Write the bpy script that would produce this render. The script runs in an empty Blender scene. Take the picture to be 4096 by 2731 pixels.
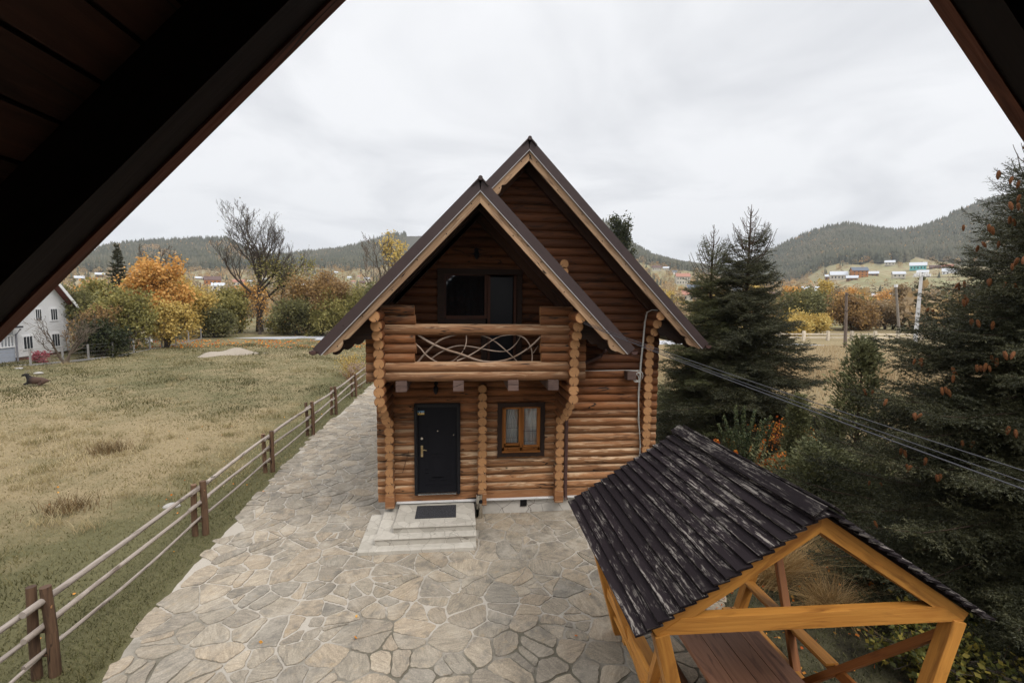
import bpy, math, random
import numpy as np
from mathutils import Vector, Matrix
sc = bpy.context.scene
COL = sc.collection
PI = math.pi
# ---------------------------------------------------------------- camera
CAM = Vector((1.477, -10.472, 4.952))
YAW, PIT, ROL = .111, -.091, .010
_fw = Vector((math.sin(YAW)*math.cos(PIT), math.cos(YAW)*math.cos(PIT), math.sin(PIT)))
_rt = Vector((math.cos(YAW), -math.sin(YAW), 0)); _up = _rt.cross(_fw)
_r2 = math.cos(ROL)*_rt + math.sin(ROL)*_up; _u2 = -math.sin(ROL)*_rt + math.cos(ROL)*_up
cd = bpy.data.cameras.new("camera"); cam = bpy.data.objects.new("camera", cd); COL.objects.link(cam)
cd.sensor_width = 36; cd.lens = 1919.5/4096*36; cd.clip_start = .05; cd.clip_end = 9000
cam.matrix_world = Matrix.Translation(CAM) @ Matrix((_r2, _u2, -_fw)).transposed().to_4x4()
sc.camera = cam
# ---------------------------------------------------------------- light
SUN_EL, SUN_AZ = 52, 138          # degrees; azimuth from +Y clockwise: behind the camera, a little to the right
w = bpy.data.worlds.new("World"); sc.world = w; w.use_nodes = True
nt = w.node_tree; nt.nodes.clear()
def wn(t, **k):
    n = nt.nodes.new(t)
    for a, b in k.items(): setattr(n, a, b)
    return n
def wl(a, b): nt.links.new(a, b)
sky = wn('ShaderNodeTexSky'); sky.sky_type = 'NISHITA'; sky.sun_disc = False
sky.sun_elevation = math.radians(SUN_EL); sky.sun_rotation = math.radians(SUN_AZ)
tc = wn('ShaderNodeTexCoord'); sep = wn('ShaderNodeSeparateXYZ'); wl(tc.outputs['Generated'], sep.inputs[0])
def wm(op, a, b=None, c=None):
    n = wn('ShaderNodeMath', operation=op)
    for i, x in enumerate((a, b, c)):
        if x is None: continue
        if isinstance(x, (int, float)): n.inputs[i].default_value = x
        else: wl(x, n.inputs[i])
    return n.outputs[0]
zz = wm('ADD', wm('MAXIMUM', sep.outputs[2], 0), .16)
cx = wm('DIVIDE', sep.outputs[0], zz); cy = wm('DIVIDE', sep.outputs[1], zz)
comb = wn('ShaderNodeCombineXYZ'); wl(cx, comb.inputs[0]); wl(cy, comb.inputs[1])
no = wn('ShaderNodeTexNoise'); wl(comb.outputs[0], no.inputs['Vector'])
no.inputs['Scale'].default_value = 1.1; no.inputs['Detail'].default_value = 7; no.inputs['Roughness'].default_value = .52; no.inputs['Distortion'].default_value = .6
rp = wn('ShaderNodeValToRGB'); wl(no.outputs[0], rp.inputs[0])
rp.color_ramp.elements[0].position = .30; rp.color_ramp.elements[0].color = (.615, .625, .65, 1)
rp.color_ramp.elements[1].position = .56; rp.color_ramp.elements[1].color = (.815, .82, .835, 1)
bright = wn('ShaderNodeMapRange'); wl(sep.outputs[2], bright.inputs[0])
bright.inputs[1].default_value = .5; bright.inputs[2].default_value = .9; bright.inputs[3].default_value = 1.0; bright.inputs[4].default_value = 2.3
cl = wn('ShaderNodeVectorMath', operation='SCALE'); wl(rp.outputs[0], cl.inputs[0]); wl(bright.outputs[0], cl.inputs['Scale'])
sk = wn('ShaderNodeVectorMath', operation='SCALE'); wl(sky.outputs[0], sk.inputs[0]); sk.inputs['Scale'].default_value = .1
mx = wn('ShaderNodeMix', data_type='RGBA'); mx.inputs[0].default_value = .96
wl(sk.outputs[0], mx.inputs[6]); wl(cl.outputs[0], mx.inputs[7])
bg = wn('ShaderNodeBackground'); wl(mx.outputs[2], bg.inputs[0]); bg.inputs[1].default_value = 1.0
wo = wn('ShaderNodeOutputWorld'); wl(bg.outputs[0], wo.inputs[0])
sd = bpy.data.lights.new("sun", 'SUN'); sd.energy = 1.5; sd.angle = math.radians(22); sd.color = (1, .955, .9)
so = bpy.data.objects.new("sun", sd); COL.objects.link(so)
_sa, _se = math.radians(SUN_AZ), math.radians(SUN_EL)
_sd = Vector((math.sin(_sa)*math.cos(_se), math.cos(_sa)*math.cos(_se), math.sin(_se)))
so.rotation_euler = _sd.to_track_quat('Z', 'Y').to_euler()
sc.view_settings.view_transform = 'Standard'; sc.view_settings.look = 'None'
sc.view_settings.exposure = 0.3; sc.view_settings.gamma = 1
try:
    sc.cycles.max_bounces = 6; sc.cycles.diffuse_bounces = 1; sc.cycles.glossy_bounces = 2; sc.cycles.transparent_max_bounces = 8; sc.cycles.use_denoising = True
    sc.cycles.volume_bounces = 0
except Exception: pass
# ---------------------------------------------------------------- material helpers
class M:
    def __init__(s, name, rough=.8):
        s.m = bpy.data.materials.new(name); s.m.use_nodes = True; s.t = s.m.node_tree
        s.b = s.t.nodes['Principled BSDF']; s.b.inputs['Roughness'].default_value = rough
        s.b.inputs['Specular IOR Level'].default_value = .3
        s._o = {}
    def n(s, t, ins=None, **k):
        x = s.t.nodes.new(t)
        for a, b in k.items(): setattr(x, a, b)
        for a, b in (ins or {}).items(): s.set(x.inputs[a], b)
        return x
    def set(s, i, v):
        if isinstance(v, bpy.types.NodeSocket): s.t.links.new(v, i)
        elif isinstance(v, (tuple, list)) and len(v) == 3 and i.type == 'RGBA': i.default_value = (*v, 1)
        else: i.default_value = v
    def uv(s): return s.n('ShaderNodeUVMap').outputs[0]
    def obj(s): return s.n('ShaderNodeTexCoord').outputs['Object']
    def geo(s, k='Position'): return s.n('ShaderNodeNewGeometry').outputs[k]
    def att(s, ch=0):
        if 'att' not in s._o:
            a = s.n('ShaderNodeAttribute', attribute_name='att'); q = s.n('ShaderNodeSeparateColor', {0: a.outputs['Color']}); s._o['att'] = q
        return s._o['att'].outputs[ch]
    def mapv(s, v, sc_=(1, 1, 1), loc=None, rot=None):
        x = s.n('ShaderNodeMapping', {'Vector': v, 'Scale': sc_})
        if loc is not None: s.set(x.inputs['Location'], loc)
        if rot is not None: s.set(x.inputs['Rotation'], rot)
        return x.outputs[0]
    def vadd(s, a, b): return s.n('ShaderNodeVectorMath', {0: a, 1: b}, operation='ADD').outputs[0]
    def vscale(s, a, k): return s.n('ShaderNodeVectorMath', {0: a, 'Scale': k}, operation='SCALE').outputs[0]
    def noise(s, v, scale=5, det=4, rough=.5, dist=0, col=False):
        x = s.n('ShaderNodeTexNoise', {'Vector': v, 'Scale': scale, 'Detail': det, 'Roughness': rough, 'Distortion': dist})
        return x.outputs[1 if col else 0]
    def ramp(s, f, *st, interp='LINEAR'):
        x = s.n('ShaderNodeValToRGB', {0: f}); r = x.color_ramp; r.interpolation = interp
        while len(r.elements) < len(st): r.elements.new(.5)
        for e, (p, c) in zip(r.elements, st):
            e.position = p; e.color = (*c, 1) if isinstance(c, tuple) else (c, c, c, 1)
        return x.outputs[0]
    def math(s, op, a, b=0, c=0):
        return s.n('ShaderNodeMath', {0: a, 1: b, 2: c}, operation=op).outputs[0]
    def mix(s, f, a, b, mode='MIX'):
        x = s.n('ShaderNodeMix', {0: f}, data_type='RGBA', blend_type=mode); s.set(x.inputs[6], a); s.set(x.inputs[7], b); return x.outputs[2]
    def rng(s, f, a, b, c=0., d=1.): return s.n('ShaderNodeMapRange', {0: f, 1: a, 2: b, 3: c, 4: d}).outputs[0]
    def bump(s, h, st=.3, d=.02):
        s.set(s.b.inputs['Normal'], s.n('ShaderNodeBump', {'Height': h, 'Strength': st, 'Distance': d}).outputs[0])
    def base(s, c): s.set(s.b.inputs['Base Color'], c); return s
def flat(name, c, rough=.7, metal=0, var=.12, scale=6):
    q = M(name, rough); v = q.obj()
    f = q.noise(v, scale, 4)
    q.base(q.mix(f, tuple(x*(1-var) for x in c), tuple(min(1, x*(1+var)) for x in c))); q.b.inputs['Metallic'].default_value = metal
    return q.m
def wood(name, c1, c2, dark, wear=None, wearamt=.6, rough=.75, grain=1., bmp=.35, tone=.25, unworn_shade=None, crack=True):
    """UV: u along the grain in metres, v across. att.r random per piece, att.g wear, plus painted shade where a dark tint is given"""
    q = M(name, rough); r = q.att(0)
    off = q.n('ShaderNodeCombineXYZ', {0: q.math('MULTIPLY', r, 37.), 1: q.math('MULTIPLY', r, 11.3), 2: q.math('MULTIPLY', r, 5.)}).outputs[0]
    uv = q.vadd(q.uv(), off)
    g = q.noise(q.mapv(uv, (1.6*grain, 34*grain, 1)), 1, 6, .62, .6)
    kn = q.noise(q.mapv(uv, (1.3, 7, 1)), 1, 4, .55, 1.2)
    c = q.mix(q.rng(g, .3, .7), c1, c2)
    c = q.mix(q.rng(kn, .52, .74), c, dark)
    t = q.math('ADD', q.math('MULTIPLY', r, 2*tone), 1-tone)
    c = q.mix(1., c, q.n('ShaderNodeCombineXYZ', {0: t, 1: t, 2: t}).outputs[0], 'MULTIPLY')
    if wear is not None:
        if unworn_shade: c = q.mix(q.rng(q.att(1), .05, .75), q.mix(1., c, unworn_shade, 'MULTIPLY'), c)  # low att.g: unbleached stain plus shade under the balcony painted into the colour
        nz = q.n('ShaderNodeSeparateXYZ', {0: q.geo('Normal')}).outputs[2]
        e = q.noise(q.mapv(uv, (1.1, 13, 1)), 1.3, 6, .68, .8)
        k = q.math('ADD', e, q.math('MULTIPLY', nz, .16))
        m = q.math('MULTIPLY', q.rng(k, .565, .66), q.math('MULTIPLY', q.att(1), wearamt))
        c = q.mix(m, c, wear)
        big = q.noise(q.mapv(uv, (.55, 3.4, 1)), 1, 3, .6)
        c = q.mix(q.math('MULTIPLY', q.rng(big, .5, .72), .5), c, q.mix(1., c, (.42, .34, .29), 'MULTIPLY'))
    if crack:
        cn = q.noise(q.mapv(uv, (.55, 5.5, 1)), 1, 3, .45, .25); cm = q.math('MULTIPLY', q.rng(q.math('ABSOLUTE', q.math('SUBTRACT', cn, .5)), .011, .004), q.rng(q.noise(q.mapv(uv, (.5, 1.5, 1)), 1, 1), .47, .55)); c = q.mix(cm, c, (.02, .012, .008))
    q.base(c); q.bump(q.math('ADD', g, q.math('MULTIPLY', kn, .5)), bmp, .012)
    return q.m
def endgrain(name, c1, c2, dark):
    """UV -1..1 over the cut face; rings and a drying crack"""
    q = M(name, .8); uv = q.uv(); r = q.att(0)
    off = q.n('ShaderNodeCombineXYZ', {0: q.math('MULTIPLY', r, 9.), 1: q.math('MULTIPLY', r, 17.)}).outputs[0]
    wv = q.vadd(uv, q.vscale(q.noise(q.vadd(uv, off), 1.6, 3, col=True), .16))
    ln = q.n('ShaderNodeVectorMath', {0: wv}, operation='LENGTH').outputs['Value']
    rings = q.math('SINE', q.math('MULTIPLY', ln, 46.))
    s = q.n('ShaderNodeSeparateXYZ', {0: uv})
    ang = q.math('ARCTAN2', s.outputs[1], s.outputs[0])
    rot = q.math('ADD', ang, q.math('MULTIPLY', q.math('ADD', r, -.5), 2.4))
    wob = q.math('MULTIPLY', q.math('ADD', q.noise(q.vadd(uv, off), 3, 2), -.5), .5)
    d1 = q.math('ABSOLUTE', q.math('ADD', q.math('ADD', rot, PI/2), wob))
    rad = q.n('ShaderNodeVectorMath', {0: uv}, operation='LENGTH').outputs['Value']
    crack = q.math('LESS_THAN', d1, q.math('MULTIPLY', rad, .11))
    crack = q.math('MULTIPLY', crack, q.math('GREATER_THAN', rad, q.math('MULTIPLY', r, .5)))
    d2 = q.math('ABSOLUTE', q.math('ADD', q.math('ADD', rot, -.9), wob))
    cr2 = q.math('MULTIPLY', q.math('LESS_THAN', d2, .035), q.math('GREATER_THAN', rad, .3))
    ns = q.noise(q.vadd(uv, off), 2.2, 5, .6)
    c = q.mix(q.math('ADD', q.math('MULTIPLY', rings, .22), ns), c1, c2)
    c = q.mix(q.rng(rad, .82, 1.02), c, dark)
    t = q.math('ADD', q.math('MULTIPLY', r, .3), .82)
    c = q.mix(1., c, q.n('ShaderNodeCombineXYZ', {0: t, 1: t, 2: t}).outputs[0], 'MULTIPLY')
    c = q.mix(q.math('MAXIMUM', crack, q.math('MULTIPLY', cr2, .6)), c, (.03, .018, .012))
    q.base(c); q.bump(q.math('ADD', rings, q.math('MULTIPLY', crack, -4.)), .25, .004)
    return q.m
def leafmat(name, *cols, trans=.35, rough=.6, big=None):
    q = M(name, rough); st = [(i/max(1, len(cols)-1), c) for i, c in enumerate(cols)]
    f = q.att(0)
    if big: f = q.math('ADD', q.math('MULTIPLY', f, .55), q.math('MULTIPLY', q.rng(q.noise(q.obj(), big, 3), .32, .68), .45))
    c = q.ramp(f, *st)
    q.base(c)
    tr = q.n('ShaderNodeBsdfTranslucent', {'Color': c}); mxs = q.n('ShaderNodeMixShader', {0: trans, 1: q.b.outputs[0], 2: tr.outputs[0]})
    q.t.links.new(mxs.outputs[0], q.t.nodes['Material Output'].inputs[0])
    return q.m
def glassmat(name, tint=(.97, .98, .98), refl=.12):
    q = M(name); g = q.n('ShaderNodeBsdfGlossy', {'Color': (1, 1, 1, 1), 'Roughness': .03}); t = q.n('ShaderNodeBsdfTransparent', {'Color': (*tint, 1)})
    fr = q.n('ShaderNodeFresnel', {'IOR': 1.5}); f = q.math('ADD', fr.outputs[0], refl*.3)
    x = q.n('ShaderNodeMixShader', {0: f, 1: t.outputs[0], 2: g.outputs[0]})
    q.t.links.new(x.outputs[0], q.t.nodes['Material Output'].inputs[0]); return q.m
# ---------------------------------------------------------------- mesh helpers
class MB:
    def __init__(s): s.v = []; s.f = []; s.u = []; s.mi = []; s.a = []
    def add(s, vs, fs, uvs=None, mi=0, att=(.5, .5, 0)):
        o = len(s.v); s.v += [tuple(x) for x in vs]; s.a += [att]*len(vs)
        for k, f in enumerate(fs):
            s.f.append([o+i for i in f]); s.mi.append(mi)
            s.u += (uvs[k] if uvs else [(vs[i][0], vs[i][1]) for i in f])
        return s
    def log(s, p0, p1, r, att=None, n=14, seg=.5, ends=(1, 1), cap=1, wob=.02, flat_=None):
        p0 = Vector(p0); p1 = Vector(p1); d = p1-p0; L = d.length; d.normalize()
        att = att or (random.random(), .5, 0)
        e1 = Vector((0, 0, 1)) if abs(d.z) < .9 else Vector((0, 1, 0)); e2 = d.cross(e1).normalized(); e1 = e2.cross(d).normalized()
        m = max(1, int(L/seg)); ph = random.random()*6; vs = []
        for i in range(m+1):
            t = i/m; rr = r*(1+wob*math.sin(ph+t*L*2.1)); c = p0+d*(L*t)+e1*(wob*.15*r*math.sin(ph*2+t*L*1.3))
            for j in range(n):
                a = 2*PI*j/n; vs.append(c+e1*(rr*math.cos(a))+e2*(rr*math.sin(a)))
        fs = []; us = []; ci = 2*PI*r
        for i in range(m):
            for j in range(n):
                k = (j+1) % n; fs.append((i*n+j, i*n+k, (i+1)*n+k, (i+1)*n+j)[::-1])
                u0, u1, v0, v1 = L*i/m, L*(i+1)/m, ci*j/n, ci*(j+1)/n
                us.append([(u0, v0), (u0, v1), (u1, v1), (u1, v0)][::-1])
        s.add(vs, fs, us, 0, att)
        for q, e in ((0, ends[0]), (m, ends[1])):
            if not e: continue
            ring = vs[q*n:(q+1)*n]; f = tuple(range(n)); uv = [(-math.sin(2*PI*j/n), math.cos(2*PI*j/n)) for j in range(n)]
            if q == 0: f = f; 
            else: f = f[::-1]; uv = uv[::-1]
            s.add(ring, [f], [uv], cap, att)
        return s
    def box(s, c, d, att=None, mi=0, ax=None, M4=None):
        """axis aligned box; uv u runs along its longest side"""
        x, y, z = (q/2 for q in d); att = att or (random.random(), .5, 0)
        ax = ax if ax is not None else max(range(3), key=lambda i: d[i])
        P = [Vector((a*x, b*y, e*z)) for a in (-1, 1) for b in (-1, 1) for e in (-1, 1)]
        F = [(0, 1, 3, 2), (4, 6, 7, 5), (0, 4, 5, 1), (2, 3, 7, 6), (0, 2, 6, 4), (1, 5, 7, 3)]
        N = [0, 0, 1, 1, 2, 2]; us = []
        for f, n_ in zip(F, N):
            o = [i for i in range(3) if i != n_]
            a, b = (ax, [i for i in o if i != ax][0]) if ax in o else (o[0], o[1])
            sh = N.index(n_)*.37+n_*.2
            us.append([(P[i][a], P[i][b]+sh) for i in f])
        V = [(M4 @ p if M4 else p)+Vector(c) for p in P]
        return s.add(V, F, us, mi, att)
    def beam(s, p0, p1, w_, h, up=(0, 0, 1), att=None, mi=0):
        p0 = Vector(p0); p1 = Vector(p1); d = p1-p0; L = d.length; d.normalize(); u = Vector(up); sd_ = d.cross(u).normalized(); u = sd_.cross(d)
        R = Matrix((d, sd_, u)).transposed()
        return s.box((p0+p1)/2, (L, w_, h), att, mi, 0, R)
    def prism(s, poly, org, ex, ey, th, att=None, mi=0, back=True):
        """polygon in the plane org+x*ex+y*ey, thickness vector th; u along ex"""
        ex = Vector(ex); ey = Vector(ey); th = Vector(th); org = Vector(org); att = att or (random.random(), .5, 0)
        A = [org+ex*a+ey*b for a, b in poly]; B = [p+th for p in A]; n = len(poly); T = th.length
        s.add(A, [tuple(range(n))], [[tuple(p) for p in poly]], mi, att)
        s.add(B, [tuple(range(n))[::-1]], [[(p[0]+3.1, p[1]) for p in poly[::-1]]], mi, att)
        for i in range(n):
            j = (i+1) % n; a, b = poly[i], poly[j]; l = math.hypot(b[0]-a[0], b[1]-a[1])
            s.add([A[i], B[i], B[j], A[j]], [(0, 1, 2, 3)], [[(a[0], 0), (a[0], T), (a[0]+l, T), (a[0]+l, 0)]], mi, att)
        return s
    def tube(s, pts, r, n=6, att=(.5, .5, 0), mi=0, close=True):
        pts = [Vector(p) for p in pts]; rs = r if isinstance(r, (list, tuple)) else [r]*len(pts)
        vs = []; L = 0; Ls = []
        for i, p in enumerate(pts):
            d = (pts[min(i+1, len(pts)-1)]-pts[max(i-1, 0)])
            if d.length < 1e-9: d = Vector((0, 0, 1))
            d.normalize(); a = Vector((0, 0, 1)) if abs(d.z) < .9 else Vector((1, 0, 0)); e2 = d.cross(a).normalized(); e1 = e2.cross(d)
            if i: L += (p-pts[i-1]).length
            Ls.append(L)
            for j in range(n):
                t = 2*PI*j/n; vs.append(p+e1*(rs[i]*math.cos(t))+e2*(rs[i]*math.sin(t)))
        fs = []; us = []
        for i in range(len(pts)-1):
            for j in range(n):
                k = (j+1) % n; fs.append((i*n+j, (i+1)*n+j, (i+1)*n+k, i*n+k)); c = rs[i]*6.28/n
                us.append([(Ls[i], j*c), (Ls[i+1], j*c), (Ls[i+1], (j+1)*c), (Ls[i], (j+1)*c)])
        if close:
            fs += [tuple(range(n))[::-1], tuple(range((len(pts)-1)*n, len(pts)*n))]
            us += [[(0, 0)]*n, [(0, 0)]*n]
        return s.add(vs, fs, us, mi, att)
    def build(s, name, mats, parent=None, smooth=False, bevel=0, loc=None):
        me = bpy.data.meshes.new(name); v = [Vector(p)-Vector(loc) for p in s.v] if loc else s.v
        me.from_pydata([tuple(p) for p in v], [], s.f); me.update()
        uvl = me.uv_layers.new(name='UVMap'); uvl.data.foreach_set('uv', np.array(s.u, np.float32).ravel())
        at = me.color_attributes.new('att', 'FLOAT_COLOR', 'POINT')
        at.data.foreach_set('color', np.array([(*a, 1) for a in s.a], np.float32).ravel())
        for m in (mats if isinstance(mats, (list, tuple)) else [mats]): me.materials.append(m)
        me.polygons.foreach_set('material_index', s.mi)
        o = bpy.data.objects.new(name, me); COL.objects.link(o)
        if loc: o.location = loc
        if parent: setpar(o, parent)
        if smooth: me.polygons.foreach_set('use_smooth', [True]*len(me.polygons)); sharpen(me)
        if bevel:
            b = o.modifiers.new('bevel', 'BEVEL'); b.width = bevel; b.segments = 2; b.limit_method = 'ANGLE'; b.angle_limit = .7
        return o
def sharpen(me, ang=.9):
    try: me.set_sharp_from_angle(angle=ang)
    except Exception: pass
def setpar(o, p):
    o.parent = p
    if p.type == 'EMPTY' or True:
        o.matrix_parent_inverse = Matrix.Translation(-(wloc(p)))
def wloc(p):
    # world location of an unrotated parent (all parents here are unrotated)
    v = Vector(p.location); q = p
    while q.parent: 
        v = q.matrix_parent_inverse @ v; q = q.parent; v = v + q.location
    return v
def npmesh(name, V, F, mats, att=None, parent=None, uv=None, smooth=False, loc=None):
    """V (n,3), F (m,k) arrays"""
    V = np.asarray(V, np.float32); F = np.asarray(F, np.int32)
    if loc is not None: V = V-np.array(loc, np.float32)
    me = bpy.data.meshes.new(name); k = F.shape[1]
    me.vertices.add(len(V)); me.vertices.foreach_set('co', V.ravel())
    me.loops.add(F.size); me.loops.foreach_set('vertex_index', F.ravel())
    me.polygons.add(len(F)); me.polygons.foreach_set('loop_start', np.arange(0, F.size, k, dtype=np.int32))
    try: me.polygons.foreach_set('loop_total', np.full(len(F), k, np.int32))
    except Exception: pass
    me.update(calc_edges=True)
    if att is not None:
        a = np.asarray(att, np.float32)
        if a.ndim == 1: a = np.stack([a, np.full_like(a, .5), np.zeros_like(a)], 1)
        a = np.concatenate([a, np.ones((len(a), 1), np.float32)], 1)
        at = me.color_attributes.new('att', 'FLOAT_COLOR', 'POINT'); at.data.foreach_set('color', a.ravel())
    if uv is not None:
        l = me.uv_layers.new(name='UVMap'); l.data.foreach_set('uv', np.asarray(uv, np.float32)[F.ravel()].ravel())
    for m in (mats if isinstance(mats, (list, tuple)) else [mats]): me.materials.append(m)
    if smooth: me.polygons.foreach_set('use_smooth', [True]*len(me.polygons))
    o = bpy.data.objects.new(name, me); COL.objects.link(o)
    if loc is not None: o.location = loc
    if parent: setpar(o, parent)
    return o
def tag(o, label=None, cat=None, group=None, kind=None):
    for k, v in (('label', label), ('category', cat), ('group', group), ('kind', kind)):
        if v: o[k] = v
    return o
def thing(name, loc, label, cat, group=None):
    o = bpy.data.objects.new(name, None); COL.objects.link(o); o.location = loc; o.empty_display_size = .2
    return tag(o, label, cat, group)
def copy_thing(src, loc, label, group=None, rz=0, s=1):
    def cp(o, par):
        c = o.copy(); COL.objects.link(c)
        for ch in o.children:
            d = cp(ch, c); d.parent = c
        return c
    c = cp(src, None); c.location = loc; c.rotation_euler = (0, 0, rz); c.scale = (s, s, s) if not isinstance(s, tuple) else s
    c['label'] = label
    if group: c['group'] = group
    return c
G = .09
S = .18
H0 = 4.6
RND = random.Random(7)
random.seed(11)
NR = np.random.default_rng(5)
# ---------------------------------------------------------------- materials
LOG = wood('log_wood', (.41, .200, .088), (.235, .108, .047), (.085, .036, .016), (.66, .46, .285), .95, unworn_shade=(.60, .45, .34), tone=.32)
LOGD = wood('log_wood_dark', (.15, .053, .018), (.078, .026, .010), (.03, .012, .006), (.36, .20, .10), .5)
RAIL = wood('weathered_rail_wood', (.34, .17, .080), (.19, .085, .038), (.09, .045, .026), (.47, .30, .175), .8, bmp=.6)
ENDG = endgrain('log_end_grain', (.52, .285, .130), (.37, .175, .070), (.24, .10, .04))
ENDD = endgrain('log_end_grain_dark', (.40, .19, .075), (.26, .11, .04), (.12, .05, .022))
BARGE = wood('weathered_barge_wood', (.46, .30, .175), (.29, .17, .095), (.13, .07, .040), (.55, .42, .29), .5, bmp=.6)
GREYW = wood('grey_brown_beam_wood', (.165, .105, .085), (.10, .062, .05), (.055, .035, .03))
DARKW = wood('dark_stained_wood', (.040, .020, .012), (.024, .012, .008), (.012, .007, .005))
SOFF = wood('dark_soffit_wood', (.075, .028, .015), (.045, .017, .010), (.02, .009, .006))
ROOFM = flat('brown_roof_sheet', (.055, .036, .034), .42, 0, .15, 3)
DRIP = flat('pale_drip_edge', (.42, .40, .40), .4)
GUTT = flat('brown_gutter_metal', (.085, .045, .038), .35)
STONEW = None
def lm(att=None): return att
# ---------------------------------------------------------------- log cabin
cabin = thing('log_cabin', (2.85, 0, G), 'two storey log cabin with twin steep gables and carved balcony', 'log cabin')
XL, XM, XR, X1 = 0., 1.99, 3.71, 5.71
YB = 8.0
RX, RZ, K = 2.856, 8.03, 1.045      # main ridge x, z and slope
rr = lambda: random.random()
def wear_shade_z(z): return max(0., min(1., (2.7-z)/1.3))*.9+.1  # upper rows: less bleaching, and balcony shade put into the log tone
def half_main(z): return (RZ-.26-z)/K
def seg_minus(a, b, cuts):
    out = [(a, b)]
    for c0, c1 in cuts:
        nw = []
        for s0, s1 in out:
            if c1 <= s0 or c0 >= s1: nw.append((s0, s1)); continue
            if c0 > s0: nw.append((s0, c0))
            if c1 < s1: nw.append((c1, s1))
        out = nw
    return out
def row(mb, y, r, x0, x1, cuts=(), cap=1, rad=.103):
    rad += random.uniform(-.005, .006)
    z = H0-S*(r+.5); w_ = wear_shade_z(z); rnd = rr()
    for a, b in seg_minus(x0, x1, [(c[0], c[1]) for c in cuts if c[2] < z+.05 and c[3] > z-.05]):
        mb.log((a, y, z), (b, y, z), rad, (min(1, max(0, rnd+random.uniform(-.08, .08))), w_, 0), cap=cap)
# lower front wall
mb = MB()
door_c = (.54, 1.49, .64, 2.63); win_c = (2.40, 3.30, 1.52, 2.56)
for r in range(7, 22):
    row(mb, 0, r, -.275, 5.99, (door_c, win_c))
for r in range(10, 22):        # planed log behind overlap keeps the gaps closed
    z = H0-S*(r+1)
    for a, b in seg_minus(-.1, 5.8, [(c[0], c[1]) for c in (door_c, win_c) if c[2] < z and c[3] > z]):
        mb.box(((a+b)/2, .03, z), (b-a, .10, .12), (rr()*.3, .1, 0))
mb.box((2.85, .0, .555), (6.24, .17, .17), (.8, .6, 0))
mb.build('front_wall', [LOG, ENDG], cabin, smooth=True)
# gable wall above
mb = MB()
wu = (1.06, 2.12, 4.40, 5.50); du = (1.97, 2.84, 3.40, 5.50)
for r in range(-17, 7):
    z = H0-S*(r+.5)
    if r >= 0: a, b = -.275, 5.99
    else:
        h = min(half_main(z-.05), 3.14); a, b = RX-h, RX+h
        if h < .15: continue
    row(mb, 0, r, a, b, (wu, du), cap=1)
    z2 = z-S/2; aa, bb = (max(a, -.05), min(b, 5.76))
    for p, q in seg_minus(aa, bb, [(c[0], c[1]) for c in (wu, du) if c[2] < z2+.05 and c[3] > z2]):
        mb.box(((p+q)/2, .03, z2), (q-p, .10, .12), (rr()*.3, .1, 0))
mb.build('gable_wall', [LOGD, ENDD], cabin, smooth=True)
# back and side walls
mb = MB()
for r in range(-17, 22):
    z = H0-S*(r+.5); h = min(half_main(z-.05), 3.14) if r < 0 else 3.14
    if h > .15: mb.log((RX-h, YB, z), (RX+h, YB, z), .103, (rr(), .1, 0), n=8, seg=6)
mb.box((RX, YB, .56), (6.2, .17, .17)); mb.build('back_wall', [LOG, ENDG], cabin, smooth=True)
STEP = {0: -1.87, 1: -1.64, 2: -1.54, 10: -1.16, 11: -.92, 12: -.66}
def stack(x, rows, yend, wear=None, lo=False, back=YB+.25, mats=(LOG, ENDG), name='corner_log_stack', y1=None):
    mb = MB()
    for r in rows:
        z = H0-S*r; e = yend(r); b = back if y1 is None else y1
        w_ = wear_shade_z(z)
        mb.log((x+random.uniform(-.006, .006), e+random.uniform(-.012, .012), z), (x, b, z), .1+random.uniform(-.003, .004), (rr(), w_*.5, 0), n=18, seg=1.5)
    if lo:
        z = H0-S*22+.02
        mb.log((x, yend(21), z), (x, -.05, z), .1, (rr(), .3, 0), n=18, ends=(1, 0))
        mb.box((x, yend(21)/2-.02, z-.14), (.195, -yend(21)+.01, .26), (.62, .5, 0), 0, 1)
        mb.prism([(-.0965, -.27), (.0965, -.27), (.0965, 0), (-.0965, 0)], (x, yend(21)-.004, z), (1, 0, 0), (0, 0, 1), (0, .003, 0), (.55, .4, 0))
    return mb.build(name, list(mats), cabin, smooth=True)
yb = lambda r: STEP.get(r, -1.413 if r < 10 else -.243)
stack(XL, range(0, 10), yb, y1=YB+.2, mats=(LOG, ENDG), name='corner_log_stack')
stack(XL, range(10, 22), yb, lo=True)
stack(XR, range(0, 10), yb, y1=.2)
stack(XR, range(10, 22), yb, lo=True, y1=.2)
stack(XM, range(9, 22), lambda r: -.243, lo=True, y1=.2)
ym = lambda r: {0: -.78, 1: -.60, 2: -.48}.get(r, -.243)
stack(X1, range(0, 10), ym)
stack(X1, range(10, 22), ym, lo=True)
mb = MB()
for z in (5.68, 5.52): mb.log((3.72, -.30, z), (3.72, .3, z), .095, (rr(), .1, 0), n=16)
mb.build('purlin_ends', [LOG, ENDG], cabin, smooth=True)
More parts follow.
